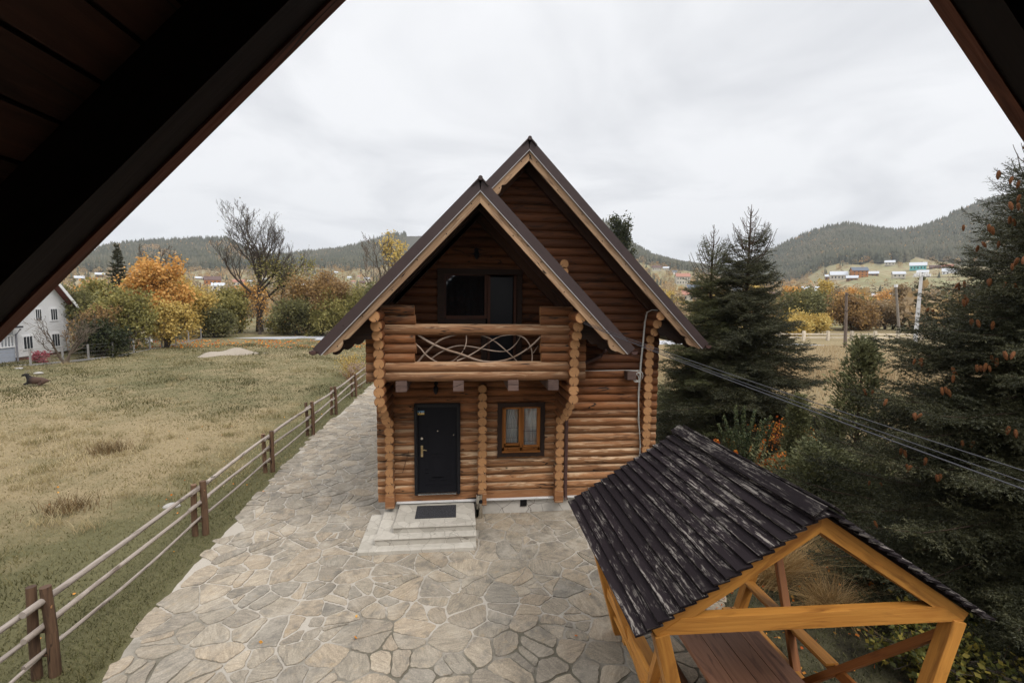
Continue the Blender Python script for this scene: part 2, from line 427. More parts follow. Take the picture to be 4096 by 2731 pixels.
# balcony
OX0, OX1 = .66, 3.07
for r in (-1, 0, 2, 3, 4):
    a0 = -.256 if r >= 0 else .02; b0 = 3.97 if r >= 0 else 3.69
    for a, b in ((a0, OX0+random.uniform(-.02, .02)), (OX1+random.uniform(-.02, .02), b0)):
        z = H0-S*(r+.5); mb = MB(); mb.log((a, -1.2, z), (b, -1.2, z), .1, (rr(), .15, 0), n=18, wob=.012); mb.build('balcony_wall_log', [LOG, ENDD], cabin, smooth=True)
for r in (1, 5, 6):
    mb = MB(); z = H0-S*(r+.5); mb.log((-.256, -1.2, z), (3.97, -1.2, z), .103 if r > 1 else .108, (rr()*.6+.3, 1, 0), n=18, wob=.012)
    mb.build('balcony_rail_log' if r == 1 else 'balcony_beam_log', [RAIL, ENDG], cabin, smooth=True)
mb = MB()
for i in range(9):
    y = -1.12+i*.122
    mb.box((1.855, y, 3.372), (3.6, .118, .03), (rr(), .1, 0))
mb.build('balcony_floor', LOGD, cabin)
for x in (.394, 1.472, 2.53, 3.32):
    mb = MB(); mb.box((x, -.68, 3.253), (.205, 1.34, .2), (rr(), .3, 0), ax=1); mb.build('floor_joist', GREYW, cabin, bevel=.006)
mb = MB(); mb.box((5.29, -.2, 3.257), (.2, .22, .19), (.3, .2, 0), ax=1); mb.build('beam_end', GREYW, cabin, bevel=.006)
# twisted branches in the balcony opening (x, z on y=-1.2), drawn from the measured curves
BR = wood('bare_branch_wood', (.40, .31, .25), (.25, .175, .13), (.13, .085, .06), (.52, .30, .13), .5, bmp=.5)
def bx(u): return .660+(u-205)/3.36*(2.41)/((1885-205)/3.36)
def bz(v): return 4.262-(v-860)/3.36*.00543
branches = [
 (.021, [(240, 880), (330, 940), (480, 1015), (640, 1070), (800, 1105), (960, 1165), (1100, 1200), (1260, 1210), (1400, 1190), (1520, 1155), (1680, 1070), (1800, 980), (1880, 900)]),
 (.020, [(215, 1225), (300, 1130), (420, 1020), (520, 940), (640, 900), (760, 875)]),
 (.013, [(205, 990), (270, 1035), (330, 1115), (410, 1170), (500, 1215), (600, 1228), (700, 1195), (790, 1130), (850, 1050), (880, 960), (875, 878)]),
 (.013, [(400, 1170), (500, 1105), (620, 1050), (720, 1020), (820, 1010), (960, 1025), (1100, 1050), (1240, 1075), (1380, 1088), (1470, 1065), (1560, 990), (1630, 885)]),
 (.012, [(750, 1192), (900, 1140), (1030, 1070), (1130, 1000), (1250, 925), (1360, 885), (1500, 872), (1620, 884)]),
 (.012, [(1040, 872), (1180, 915), (1300, 980), (1420, 1075), (1500, 1140), (1585, 1218)]),
 (.014, [(1560, 878), (1660, 910), (1720, 970), (1770, 1060), (1780, 1140), (1775, 1216)]),
 (.005, [(1790, 1100), (1820, 1060), (1860, 1010)])]
for i, (r, pts) in enumerate(branches):
    P3 = [Vector((bx(u), -1.2+.03*math.sin(k*.9+i*1.7)+(-.02, .02, 0, .03, -.03, .01, 0, 0)[i], bz(v))) for k, (u, v) in enumerate(pts)]
    Q = []
    for k in range(len(P3)-1):
        for t in (0, .33, .66): Q.append(P3[k].lerp(P3[k+1], t))
    Q.append(P3[-1])
    for _ in range(2): Q = [Q[0]]+[(Q[k-1]+Q[k]*2+Q[k+1])/4 for k in range(1, len(Q)-1)]+[Q[-1]]
    mb = MB(); mb.tube(Q, [r*(1.1-.35*k/len(Q))*random.uniform(.92, 1.08) for k in range(len(Q))], 8, (rr(), rr()*.6, 0))
    mb.build('railing_branch', BR, cabin, smooth=True)
# roofs
def slope_plate(name, xr, zr, sgn, length, y0, y1, th, mat, parent, x_in=0, ribs=True, drop=0):
    """sheet running down from the ridge (xr,zr); sgn -1 to the left; profiled ribs run down the slope"""
    e = Vector((sgn, 0, -K)).normalized(); nrm = Vector((K*sgn, 0, 1)).normalized() if sgn > 0 else Vector((-K, 0, 1)).normalized()
    o = Vector((xr, y0, zr))+nrm*(-drop)
    mb = MB(); a0 = x_in; 
    mb.prism([(a0, 0), (length, 0), (length, -th), (a0, -th)], o, e, nrm, (0, y1-y0, 0))
    if ribs:
        n_ = int((y1-y0)/.19)
        for i in range(n_+1):
            y = y0+.03+i*(y1-y0-.06)/max(1, n_)
            mb.beam(o+e*a0+nrm*.012+Vector((0, y-y0, 0)), o+e*length+nrm*.012+Vector((0, y-y0, 0)), .045, .026, nrm)
    return mb.build(name, mat, parent)
SL = math.hypot(1, K)
roof = slope_plate('roof', RX, RZ, 1, 3.85*SL, -.8, YB+.7, .05, ROOFM, cabin)
slope_plate('roof_sheet', RX, RZ, -1, 3.85*SL, 0.0, YB+.7, .05, ROOFM, roof)
slope_plate('roof_sheet', RX, RZ, -1, 1.0*SL, -.8, 0.0, .05, ROOFM, roof)
slope_plate('roof_sheet', 1.85, 6.98, -1, 2.83*SL, -1.9, 0., .05, ROOFM, roof)
slope_plate('roof_sheet', 1.85, 6.98, 1, 2.83*SL, -1.9, -.1, .05, ROOFM, roof)
def soffit(xr, zr, sgn, length, y0, y1, x_in=0):
    e = Vector((sgn, 0, -K)).normalized(); nrm = Vector((sgn*K, 0, 1)).normalized(); mb = MB(); o = Vector((xr, 0, zr))-nrm*.055
    n_ = int((length-x_in)/.125)
    for i in range(n_):
        c = o+e*(x_in+(i+.5)*(length-x_in)/n_)+Vector((0, (y0+y1)/2, 0))-nrm*.012
        R = Matrix((Vector((0, 1, 0)), e, nrm)).transposed()
        mb.box(c, (y1-y0, .115, .022), (rr(), .1, 0), 0, 0, R)
    # a deep rafter near the front and one every metre
    yy = y0+.16
    while yy < min(y1, y0+1.2):
        mb.beam(o+e*(x_in+.15)+Vector((0, yy, 0))-nrm*.10, o+e*(length-.12)+Vector((0, yy, 0))-nrm*.10, .07, .15, nrm, (rr(), .1, 0)); yy += .75
    return mb
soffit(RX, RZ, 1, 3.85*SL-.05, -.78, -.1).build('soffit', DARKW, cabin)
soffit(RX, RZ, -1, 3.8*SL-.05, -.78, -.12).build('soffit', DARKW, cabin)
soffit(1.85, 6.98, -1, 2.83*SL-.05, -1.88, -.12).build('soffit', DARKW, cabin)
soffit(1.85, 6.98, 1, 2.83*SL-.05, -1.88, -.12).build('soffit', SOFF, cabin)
WRF = wood('wall_rafter_wood', (.095, .042, .022), (.06, .027, .015), (.03, .014, .009))
for xr, zr, sgn, a0, L in ((RX, RZ, 1, .1, 3.7), (RX, RZ, -1, .1, 2.9), (1.85, 6.98, -1, .1, 2.6), (1.85, 6.98, 1, .1, 2.7)):
    e = Vector((sgn, 0, -K)).normalized(); nrm = Vector((sgn*K, 0, 1)).normalized(); o = Vector((xr, -.20, zr))-nrm*.185
    mb = MB(); mb.beam(o+e*(.185*K+.01), o+e*(L*SL), .14, .21, nrm, (rr(), .1, 0)); mb.build('wall_rafter', WRF, cabin)
def rake(xr, zr, sgn, L, y, x_in=0.):
    e = Vector((sgn, 0, -K)).normalized(); nrm = Vector((sgn*K, 0, 1)).normalized(); o = Vector((xr, y, zr)); Ls = L*SL
    mb = MB(); mb.prism([(x_in, .045), (Ls+.02, .045), (Ls+.02, -.125), (x_in+ (.0 if x_in else .125*K), -.125)], o+Vector((0, -.03, 0)), e, nrm, (0, .03, 0), (rr(), .2, 0))
    for i in range(int(Ls/.62)):
        p = o+e*(x_in*.5+.35+i*.62)+nrm*(-.05)+Vector((0, -.036, 0)); mb.box(p, (.016, .01, .016), (rr(), 0, 0))
    fl = mb.build('rake_flashing', ROOFM, cabin)
    mb = MB(); mb.prism([(x_in+(.0 if x_in else .13), -.125), (Ls, -.125), (Ls, -.137), (x_in+(.0 if x_in else .14), -.137)], o+Vector((0, -.042, 0)), e, nrm, (0, .03, 0)); mb.build('drip_edge', DRIP, fl)
    # barge board with a carved tail
    top = -.130; d = .135; q = x_in if x_in else -top*K; q2 = x_in if x_in else (-top+d)*K
    poly = [(q, top), (Ls-.01, top), (Ls-.03, top-.05), (Ls-.12, top-.085)]
    for t in range(7): poly.append((Ls-.14-.30*t/6, top-.085-.075*math.sin(PI*t/6)**.8))
    for t in range(1, 7): poly.append((Ls-.44-.10*t/6, top-.085-.0*t-(d-.085)*math.sin(PI/2*t/6)))
    poly.append((q2, top-d))
    mb = MB(); mb.prism(poly, o, e, nrm, (0, .045, 0), (rr(), .8, 0)); b = mb.build('barge_board', BARGE, cabin)
    for i in range(int(Ls/.68)):
        if (x_in+.4+i*.68) < Ls-.2:
            p = o+e*(x_in+.4+i*.68)+nrm*(top-.045-(i % 2)*.05)+Vector((0, -.003, 0)); mb = MB(); mb.log(p, p+Vector((0, .01, 0)), .012, (0, 0, 0), n=6); mb.build('board_nail', [DARKW, DARKW], b)
rake(1.85, 6.98, -1, 2.83, -1.9); rake(1.85, 6.98, 1, 2.83, -1.9)
rake(RX, RZ, 1, 3.85, -.82); rake(RX, RZ, -1, 1.0, -.82)
def ridge(x, z, y0, y1):
    mb = MB()
    for i in range(int((y1-y0)/.5)+1):
        a = y0+i*.5; b = min(y1, a+.52)
        for s_ in (1, -1): mb.beam((x+s_*.075, a, z-.055), (x+s_*.075, b, z-.055+.006*(i % 2)), .19, .02, (s_*K, 0, 1))
    mb.log((x, y0-.01, z+.0), (x, y1, z+.0), .04, n=10)
    mb.build('ridge_cap', [ROOFM, ROOFM], cabin)
ridge(1.85, 7.0, -1.98, .1); ridge(RX, RZ+.02, -.9, YB+.7)
# carved eave brackets on each side of the small gable and on the right eave
def bracket(x0, x1, y, zt0, zt1):
    n_ = 26; poly = [(x0, zt0), (x1, zt1)]
    for i in range(n_+1):
        t = 1-i/n_; x = x0+(x1-x0)*t; base_ = (zt0-.55)*(1-t)+(zt1-.10)*t
        poly.append((x, base_-.055*abs(math.sin(t*PI*4))))
    mb = MB(); mb.prism(poly, (0, y, 0), (1, 0, 0), (0, 0, 1), (0, .04, 0), (rr(), .1, 0)); mb.build('eave_bracket', DARKW, cabin)
bracket(-.02, -.80, -1.5, 4.82, 4.0); bracket(3.73, 4.50, -1.5, 4.82, 4.0); bracket(5.75, 6.5, -.55, 4.80, 4.03)
# gutters and downpipe
def gutter(x, z, y0, y1):
    mb = MB(); n_ = 9
    P = [(x+.068*math.cos(PI+PI*i/n_), z+.068*math.sin(PI+PI*i/n_)) for i in range(n_+1)]; Pi = [(x+.06*math.cos(PI+PI*i/n_), z+.06*math.sin(PI+PI*i/n_)) for i in range(n_+1)]
    poly = P+Pi[::-1]; mb.prism([(a-x, b-z) for a, b in poly], (x, y0, z), (1, 0, 0), (0, 0, 1), (0, y1-y0, 0))
    mb.prism([(a-x, b-z) for a, b in P], (x, y0, z), (1, 0, 0), (0, 0, 1), (0, .01, 0))
    return mb.build('gutter', GUTT, cabin)
gutter(-1.01, 4.00, -1.97, YB+.6); g1 = gutter(4.71, 3.98, -1.97, -.14); gutter(6.74, 3.98, -.88, YB+.6)
mb = MB(); mb.tube([(4.70, -.2, 3.95), (4.70, -.2, 3.80), (4.60, -.2, 3.68), (4.05, -.2, 3.45), (3.88, -.2, 3.32), (3.86, -.2, 3.1), (3.86, -.2, 2.3), (3.865, -.2, .62), (3.865, -.22, .52), (3.875, -.27, .455)], .042, 12)
for z in (2.1, .80): mb.tube([(3.86, -.2, z-.012), (3.86, -.2, z+.012)], .048, 12)
mb.build('downpipe', GUTT, cabin, smooth=True)
mb = MB(); mb.box((3.80, -.16, .78), (.14, .02, .02)); mb.build('pipe_clamp', DARKW, cabin)
# ---- stone plinth
def stone_mat(name, c1, c2, joint, scale, jw, moss=None, rough=.85):
    q = M(name, rough); p = q.obj()
    wv = q.vadd(p, q.vscale(q.vadd(q.noise(p, 1.7, 3, .5, col=True), (-.5, -.5, -.5)), .35))
    ve = q.n('ShaderNodeTexVoronoi', {'Vector': wv, 'Scale': scale}, feature='DISTANCE_TO_EDGE'); vc = q.n('ShaderNodeTexVoronoi', {'Vector': wv, 'Scale': scale})
    cc = q.n('ShaderNodeSeparateColor', {0: vc.outputs['Color']})
    c = q.mix(cc.outputs[0], c1, c2); n_ = q.noise(p, 9, 6, .6)
    c = q.mix(q.rng(n_, .35, .75, 0, .5), c, q.mix(1., c, (.72, .7, .68), 'MULTIPLY'))
    e = q.rng(ve.outputs['Distance'], jw*.4, jw)
    c = q.mix(q.math('SUBTRACT', 1., e), c, joint); q.base(c); q.bump(q.math('ADD', q.math('MULTIPLY', e, .6), q.math('MULTIPLY', n_, .35)), .5, .012); return q.m
PLI = stone_mat('pale_cracked_stone', (.60, .56, .50), (.50, .47, .42), (.16, .13, .11), 2.6, .012)
CAPM = flat('pale_plinth_cap', (.72, .70, .68), .6, 0, .06, 8)
mb = MB(); mb.box((2.86, 4.0, .25), (5.9, 8.12, .42)); mb.build('plinth', PLI, cabin)
mb = MB()
x = .12
while x < 5.85:
    l = min(.62, 5.87-x); mb.box((x+l/2, -.07, .452), (l-.004, .14, .035), (rr(), .5, 0)); x += l
mb.build('plinth_cap', CAPM, cabin, bevel=.004)
mb = MB(); mb.box((2.935, -.066, .325), (.15, .02, .15)); 
for i in range(5): mb.box((2.885+i*.025, -.08, .325), (.006, .012, .14))
mb.build('vent_grille', flat('black_plastic', (.012, .012, .013), .5), cabin)
# ---- front door
BLK = flat('black_door_leather', (.009, .009, .012), .6, 0, .1, 30); BLK.node_tree.nodes['Principled BSDF'].inputs['Specular IOR Level'].default_value = .15
BLK2 = flat('black_door_frame', (.011, .011, .014), .38)
STEEL = flat('polished_steel', (.62, .61, .58), .22, .9, .05)
BRASS = flat('aged_brass', (.48, .37, .2), .32, .85)
mb = MB()
for x in (.555, 1.475): mb.box((x, -.125, 1.64), (.075, .07, 2.03), (rr(), .5, 0))
mb.box((1.015, -.125, 2.62), (.995, .07, .08)); mb.box((.56, -.17, 1.64), (.03, .02, 2.03)); mb.box((1.47, -.17, 1.64), (.03, .02, 2.03)); mb.box((1.015, -.17, 2.63), (.94, .02, .03))
df = mb.build('door_frame', BLK2, cabin, bevel=.006)
mb = MB(); mb.box((1.015, -.085, 1.62), (.85, .05, 1.92))
leaf = mb.build('door', BLK, cabin, bevel=.006)
mb = MB()
def mould(pts, r=.008):
    for a, b in zip(pts, pts[1:]): mb.beam((a[0], -.112, a[1]), (b[0], -.112, b[1]), .011, .014, (0, 1, 0))
cxd = 1.02
for s_ in (1, -1):
    X = lambda v: cxd+s_*v
    mould([(X(.20), 2.15), (X(.28), 2.15), (X(.28), 1.18), (X(.20), 1.18), (X(.20), 2.15)])
    mould([(X(.28), 1.10), (X(.28), .84), (X(.06), .84), (X(.06), .93), (X(.20), .93), (X(.20), 1.10), (X(.28), 1.10)])
mould([(cxd-.14, 1.53), (cxd+.14, 1.53)])
mould([(cxd-.11, 1.46), (cxd+.11, 1.46), (cxd+.11, 1.0), (cxd-.11, 1.0), (cxd-.11, 1.46)])
mould([(cxd-.14, 1.0), (cxd+.14, 1.0)])
mb.build('door_moulding', BLK, leaf)
mb = MB(); mb.box((.68, -.118, 1.60), (.05, .012, .255)); h = mb.build('handle_plate', BRASS, leaf, bevel=.005)
mb = MB(); mb.tube([(.675, -.12, 1.63), (.675, -.16, 1.63), (.69, -.168, 1.635), (.73, -.165, 1.642), (.785, -.16, 1.625)], [.011, .01, .011, .010, .007], 8); mb.build('handle', BRASS, h, smooth=True)
mb = MB(); mb.log((.68, -.13, 1.53), (.68, -.115, 1.53), .013, n=12); mb.build('keyhole', [STEEL, STEEL], h)
mb = MB(); mb.log((.68, -.125, 1.885), (.68, -.11, 1.885), .027, n=16); mb.build('upper_lock', [STEEL, STEEL], leaf)
mb = MB(); mb.log((1.02, -.122, 2.045), (1.02, -.11, 2.045), .014, n=12); mb.build('peephole', [STEEL, STEEL], leaf)
mb = MB(); mb.log((1.365, -.12, 1.95), (1.365, -.11, 1.95), .012, n=10); mb.build('door_screw', [STEEL, STEEL], leaf)
mb = MB(); mb.box((1.01, -.155, .645), (.83, .06, .022)); mb.build('threshold', STEEL, df, bevel=.003)
STB = flat('sticker_blue', (.10, .27, .48), .6, 0, .03); STY = flat('sticker_yellow', (.75, .47, .08), .6, 0, .03); STK = flat('sticker_ink', (.04, .045, .05), .6)
STW = flat('sticker_white', (.7, .7, .68), .6, 0, .02)
mb = MB(); mb.box((.665, -.1115, 2.475), (.14, .003, .044)); stk = mb.build('door_sticker', STB, leaf)
mb = MB(); mb.box((.665, -.1115, 2.432), (.14, .003, .043)); mb.build('sticker_lower_half', STY, stk)
mb = MB()
mb.prism([(-.026, .028), (0, .036), (.026, .028), (.026, 0), (.016, -.022), (0, -.034), (-.016, -.022), (-.026, 0)], (.632, -.1150, 2.453), (1, 0, 0), (0, 0, 1), (0, .0015, 0)); sh = mb.build('sticker_shield', STK, stk)
mb = MB(); mb.prism([(-.012, .012), (0, .02), (.012, .012), (.008, -.01), (0, -.018), (-.008, -.01)], (.632, -.1166, 2.453), (1, 0, 0), (0, 0, 1), (0, .001, 0)); mb.build('shield_mark', STW, sh)
mb = MB()
for k, wd in enumerate((.05, .058, .045)): mb.box((.70, -.1136, 2.485-k*.013), (wd, .001, .004))
for k, wd in enumerate((.05, .056)): mb.box((.70, -.1136, 2.44-k*.013), (wd, .001, .004))
mb.build('sticker_text_lines', STW, stk)
# ---- lower window
ORW = wood('orange_window_wood', (.33, .125, .028), (.24, .085, .018), (.15, .05, .012), rough=.4, bmp=.1)
def scallop_frame(x0, x1, z0, z1, wdt, y, name, mat):
    mb = MB(); n_ = 40
    def side(p, q, nrm, wv=1):
        L = math.hypot(q[0]-p[0], q[1]-p[1]); ex = ((q[0]-p[0])/L, 0, (q[1]-p[1])/L)
        poly = [(0, 0), (L, 0)]; 
        for i in range(n_+1):
            t = 1-i/n_; u = t*L; e = wdt*(t*(1 if True else 0)); 
            poly.append((u+(wdt*(2*t-1)), wdt+(-.012*abs(math.sin(t*PI*6)) if wv else 0)))
        mb.prism(poly, (p[0], y, p[1]), ex, (nrm[0], 0, nrm[1]), (0, .035, 0), (rr(), .2, 0))
    side((x0, z0), (x0, z1), (-1, 0)); side((x1, z0), (x1, z1), (1, 0)); side((x0, z1), (x1, z1), (0, 1)); side((x0, z0), (x1, z0), (0, -1))
    return mb.build(name, mat, cabin)
wn_ = bpy.data.objects.new('window', None); COL.objects.link(wn_); wn_.location = (2.86, -.1, 1.5); setpar(wn_, cabin)
_c = cabin
fr = scallop_frame(2.425, 3.285, 1.525, 2.55, .105, -.142, 'window_trim', DARKW)
fr.parent = wn_; fr.matrix_parent_inverse = Matrix.Translation(-wloc(wn_))
mb = MB()
for x in (2.45, 2.862, 3.26): mb.box((x, -.055, 2.04), (.06 if x != 2.862 else .055, .09, 1.02), (rr(), .2, 0))
mb.box((2.855, -.055, 2.535), (.86, .09, .05)); mb.box((2.855, -.055, 1.59), (.86, .09, .08)); mb.box((2.855, -.12, 1.545), (.86, .10, .03))
mb.build('frame', ORW, wn_, bevel=.004)
mb = MB()
for x in (2.495, 2.822): mb.box((x, -.075, 2.10), (.04, .06, .86))
mb.box((2.655, -.075, 2.515), (.36, .06, .035)); mb.box((2.655, -.075, 1.70), (.36, .06, .055)); mb.build('sash', ORW, wn_, bevel=.004)
mb = MB()
for x in (2.905, 3.225): mb.box((x, -.07, 2.11), (.03, .05, .87))
mb.box((3.07, -.07, 1.655), (.34, .05, .04)); mb.build('sash', ORW, wn_, bevel=.004)
mb = MB()
for x in (2.56, 3.15): mb.box((x, -.104, 1.60), (.03, .008, .01))
mb.build('drain_caps', BLK, wn_)
GL = glassmat('window_glass')
mb = MB(); mb.box((2.655, -.065, 2.11), (.30, .006, .80)); mb.build('pane', GL, wn_)
mb = MB(); mb.box((3.068, -.06, 2.11), (.30, .006, .87)); mb.build('pane', GL, wn_)
def curtain(x0, x1, z0, z1, y, nfold, lean=0):
    V = []; F = []; U = []; nx = 60; nz = 16
    for j in range(nz+1):
        for i in range(nx+1):
            t = i/nx; s_ = j/nz; x = x0+(x1-x0)*t+lean*(s_-.5)*(1-t)
            V.append((x, y+.018*math.sin(t*nfold*2*PI+.6*math.sin(s_*4))+.006*math.sin(t*31), z0+(z1-z0)*s_)); U.append((t*(x1-x0), s_*(z1-z0)))
    for j in range(nz):
        for i in range(nx): a = j*(nx+1)+i; F.append((a, a+1, a+nx+2, a+nx+1))
    return np.array(V), F, np.array(U)
q = M('pale_striped_curtain', .95); uvn = q.n('ShaderNodeSeparateXYZ', {0: q.uv()})
st = q.ramp(uvn.outputs[1], (0, 0.), (.135, 0.), (.138, 1.), (.146, 1.), (.149, 0.), (.185, 0.), (.187, .8), (.192, 0.), (.36, 0.), (.362, 1.), (.372, 1.), (.374, 0.), (.41, 0.), (.412, .7), (.42, 0.), (.455, 0.), (.457, .9), (.463, 0.))
q.base(q.mix(st, (.58, .58, .58), (.13, .13, .15)))
V, F, U = curtain(2.545, 2.79, 1.68, 2.62, -.0, 5, .05); npmesh('curtain', V, F, q.m, parent=wn_, uv=U, smooth=True)
V, F, U = curtain(2.90, 3.26, 1.6, 2.62, -.0, 3, 0); npmesh('curtain', V, F, q.m, parent=wn_, uv=U, smooth=True)
mb = MB(); mb.box((2.855, .35, 2.03), (1.0, .02, 1.2)); mb.build('dark_room', flat('unlit_interior', (.01, .01, .01), .9), wn_)
# ---- balcony window and door
uw = bpy.data.objects.new('balcony_window', None); COL.objects.link(uw); uw.location = (1.6, -.1, 4.4); setpar(uw, cabin)
mb = MB()
def scal_box(x0, x1, z0, z1, vert=True):
    n_ = 30; poly = []
    if vert:
        poly = [(x1, z0), (x1, z1)]
        for i in range(n_+1):
            t = 1-i/n_; poly.append((x0-.016*abs(math.sin(t*PI*3.5)), z0+(z1-z0)*t))
    else:
        poly = [(x1, z1), (x0, z1)]
        for i in range(n_+1):
            t = i/n_; poly.append((x0+(x1-x0)*t, z0-.014*abs(math.sin(t*PI*6))))
    mb.prism(poly, (0, -.142, 0), (1, 0, 0), (0, 0, 1), (0, .035, 0), (rr(), .2, 0))
scal_box(1.035, 1.165, 4.385, 5.55); scal_box(1.165, 2.05, 4.385, 4.48, False); 
mb.box((1.95, -.125, 5.50), (1.8, .035, .11)); mb.build('trim', DARKW, uw)
mb = MB()
for x in (1.18, 2.06): mb.box((x, -.06, 4.985), (.06, .08, .98), (rr(), .2, 0))
mb.box((1.62, -.06, 5.44), (.82, .08, .06)); mb.box((1.62, -.06, 4.52), (.82, .08, .07)); mb.build('frame', SOFF, uw)
mb = MB(); mb.box((1.62, -.06, 4.985), (.82, .006, .86)); mb.build('pane', glassmat('dark_window_glass', (.42, .45, .47)), uw)
V, F, U = curtain(1.2, 2.04, 4.5, 5.45, .03, 6, 0); npmesh('curtain', V, F, flat('grey_net_curtain', (.22, .24, .26), .95), parent=uw, uv=U, smooth=True)
mb = MB(); mb.box((1.9, .5, 4.5), (2.2, .02, 2.4)); mb.build('dark_room', flat('unlit_interior_upper', (.006, .006, .007), .9), uw)
ud = bpy.data.objects.new('balcony_door', None); COL.objects.link(ud); ud.location = (2.4, -.1, 3.4); setpar(ud, cabin)
mb = MB()
for x in (2.125, 2.69): mb.box((x, -.06, 4.4), (.055, .09, 2.04), (.8, .2, 0))
mb.build('frame', SOFF, ud)
mb = MB()
mb.box((2.02, -.125, 3.86), (.12, .03, .96)); mb.prism([(0, 0), (0, 2.1)]+[(.10+.018*abs(math.sin((1-i/30)*PI*6)), (1-i/30)*2.1) for i in range(31)], (2.73, -.142, 3.4), (1, 0, 0), (0, 0, 1), (0, .035, 0)); mb.build('trim', DARKW, ud)
mb = MB(); mb.box((2.40, .02, 4.4), (.5, .04, 1.98)); mb.build('door_leaf', flat('black_door_leaf', (.008, .008, .01), .35), ud)
# ---- wall lamps
def lamp(x, y, z):
    r = bpy.data.objects.new('wall_lamp', None); COL.objects.link(r); r.location = (x, y, z); setpar(r, cabin)
    mb = MB(); mb.log((x, y-.01, z+.09), (x, y+.03, z+.09), .045, n=12); mb.tube([(x, y, z+.09), (x, y-.10, z+.12), (x, y-.14, z+.08)], .01, 6); mb.build('bracket', [BLK, BLK], r)
    mb = MB(); mb.tube([(x, y-.14, z+.09), (x, y-.14, z+.06), (x, y-.14, z+.03), (x, y-.14, z-.05), (x, y-.14, z-.10), (x, y-.14, z-.12)], [.01, .03, .055, .05, .03, .006], 8); mb.build('lantern', BLK, r, smooth=True)
lamp(.99, -.12, 3.0); lamp(1.85, -.12, 5.86)
# a bent iron bar on the wall
mb = MB(); mb.tube([(.26, -.12, 1.13), (.40, -.125, 1.62)], .006, 5); mb.tube([(.085, -.25, .98), (.08, -.252, 1.44)], .006, 5); mb.build('iron_bar', flat('rusty_iron', (.07, .035, .02), .8), cabin)
# ---- cables on the right corner
CAB = flat('white_cable', (.62, .60, .55), .5, 0, .08)
cab = thing('cable_bundle', (5.5, -.2, 1.2), 'loose bundle of white cables hanging down the cabin corner', 'cable')
for k in range(3):
    j = lambda s_: random.uniform(-s_, s_)
    P = [(5.70+k*.012, -.62, 4.715), (5.62, -.50, 4.72), (5.555+k*.01, -.36, 4.66), (5.54+k*.012, -.30, 4.45), (5.545+k*.012, -.22, 4.0), (5.53+k*.014, -.16, 3.5), (5.53+k*.012, -.15, 3.2), (5.53+j(.02), -.14, 2.85), (5.54+j(.01), -.14, 2.45), (5.56+j(.03), -.14, 2.2), (5.58+j(.01), -.14, 1.9), (5.60+k*.01, -.14, 1.6), (5.59+k*.01, -.13, 1.2)]
    mb = MB(); mb.tube(P, .0065, 5); mb.build('cable', CAB, cab, smooth=True)
mb = MB()
for k in range(6):
    c = Vector((5.43+random.uniform(-.03, .03), -.26, 3.22+random.uniform(-.03, .03))); R_ = random.uniform(.06, .12)
    mb.tube([c+Vector((R_*math.cos(t)*.85, -.02*math.sin(t*2+k), R_*1.1*math.sin(t))) for t in [i*2*PI/14 for i in range(15)]], .0055, 5, close=False)
mb.build('cable_coil', CAB, cab, smooth=True)
for k in range(2):
    mb = MB(); mb.tube([(3.98, -.125, 3.355+.004*k), (4.4, -.128, 3.345), (4.9, -.13, 3.352-.006*k), (5.2, -.27, 3.375), (5.42, -.27, 3.37-.02*k), (5.52, -.2, 3.28)], .005, 5); mb.build('cable', CAB, cab, smooth=True)
# ---- entrance steps, mat, ashtray
STP = stone_mat('pale_step_stone', (.56, .52, .45), (.44, .405, .345), (.27, .24, .20), 3.3, .011)
steps = thing('entrance_steps', (.7, -.8, G), 'pale stone entrance steps in front of the black cabin door', 'steps')
for i, (x0, y0, z1) in enumerate(((.19, -1.19, .41), (-.13, -1.42, .30), (-.42, -1.625, .18))):
    mb = MB(); mb.box(((x0+1.815)/2, (y0-.045)/2, (G+z1)/2), (1.815-x0, -.045-y0, z1-G)); 
    o = mb.build('step', STP, steps, bevel=.01)
    if i < 2:
        mb = MB(); xx = x0-.012
        while xx < 1.8:
            l = min(random.uniform(.28, .46), 1.822-xx); mb.box((xx+l/2, y0+.10-.012, z1+.004), (l-.006, .22, .016), (rr(), .5, 0)); xx += l
        mb.build('nosing', STP, o, bevel=.003)
q = M('black_rubber', .75); br = q.n('ShaderNodeTexVoronoi', {'Vector': q.obj(), 'Scale': 44}); q.base(q.mix(q.rng(br.outputs['Distance'], .2, .6), (.010, .010, .012), (.05, .05, .055))); q.bump(br.outputs['Distance'], .6, .01)
mb = MB(); mb.box((1.0, -.54, .420), (.84, .59, .014)); tag(mb.build('doormat', q.m, bevel=.004), 'black rubber ring doormat on the pale step by the black door', 'doormat')
ash = thing('ashtray_bin', (1.93, -.246, G), 'tall slim chrome ashtray bin beside the entrance steps', 'ashtray')
CHR = flat('chrome_steel', (.55, .53, .49), .16, 1., .05)
mb = MB(); mb.tube([(1.93, -.246, G), (1.93, -.246, G+.015)], .088, 20); mb.tube([(1.93, -.246, G+.015), (1.93, -.246, .63)], .072, 20)
mb.tube([(1.93, -.246, .615), (1.93, -.246, .645)], .078, 20); mb.build('body', CHR, ash, smooth=True)
mb = MB(); mb.log((1.955, -.325, .50), (1.955, -.30, .50), .042, n=16); mb.build('opening', [BLK, BLK], ash)
mb = MB(); mb.tube([(1.93, -.246, .646), (1.93, -.246, .648)], .06, 16); mb.build('ash_dish', BLK, ash)
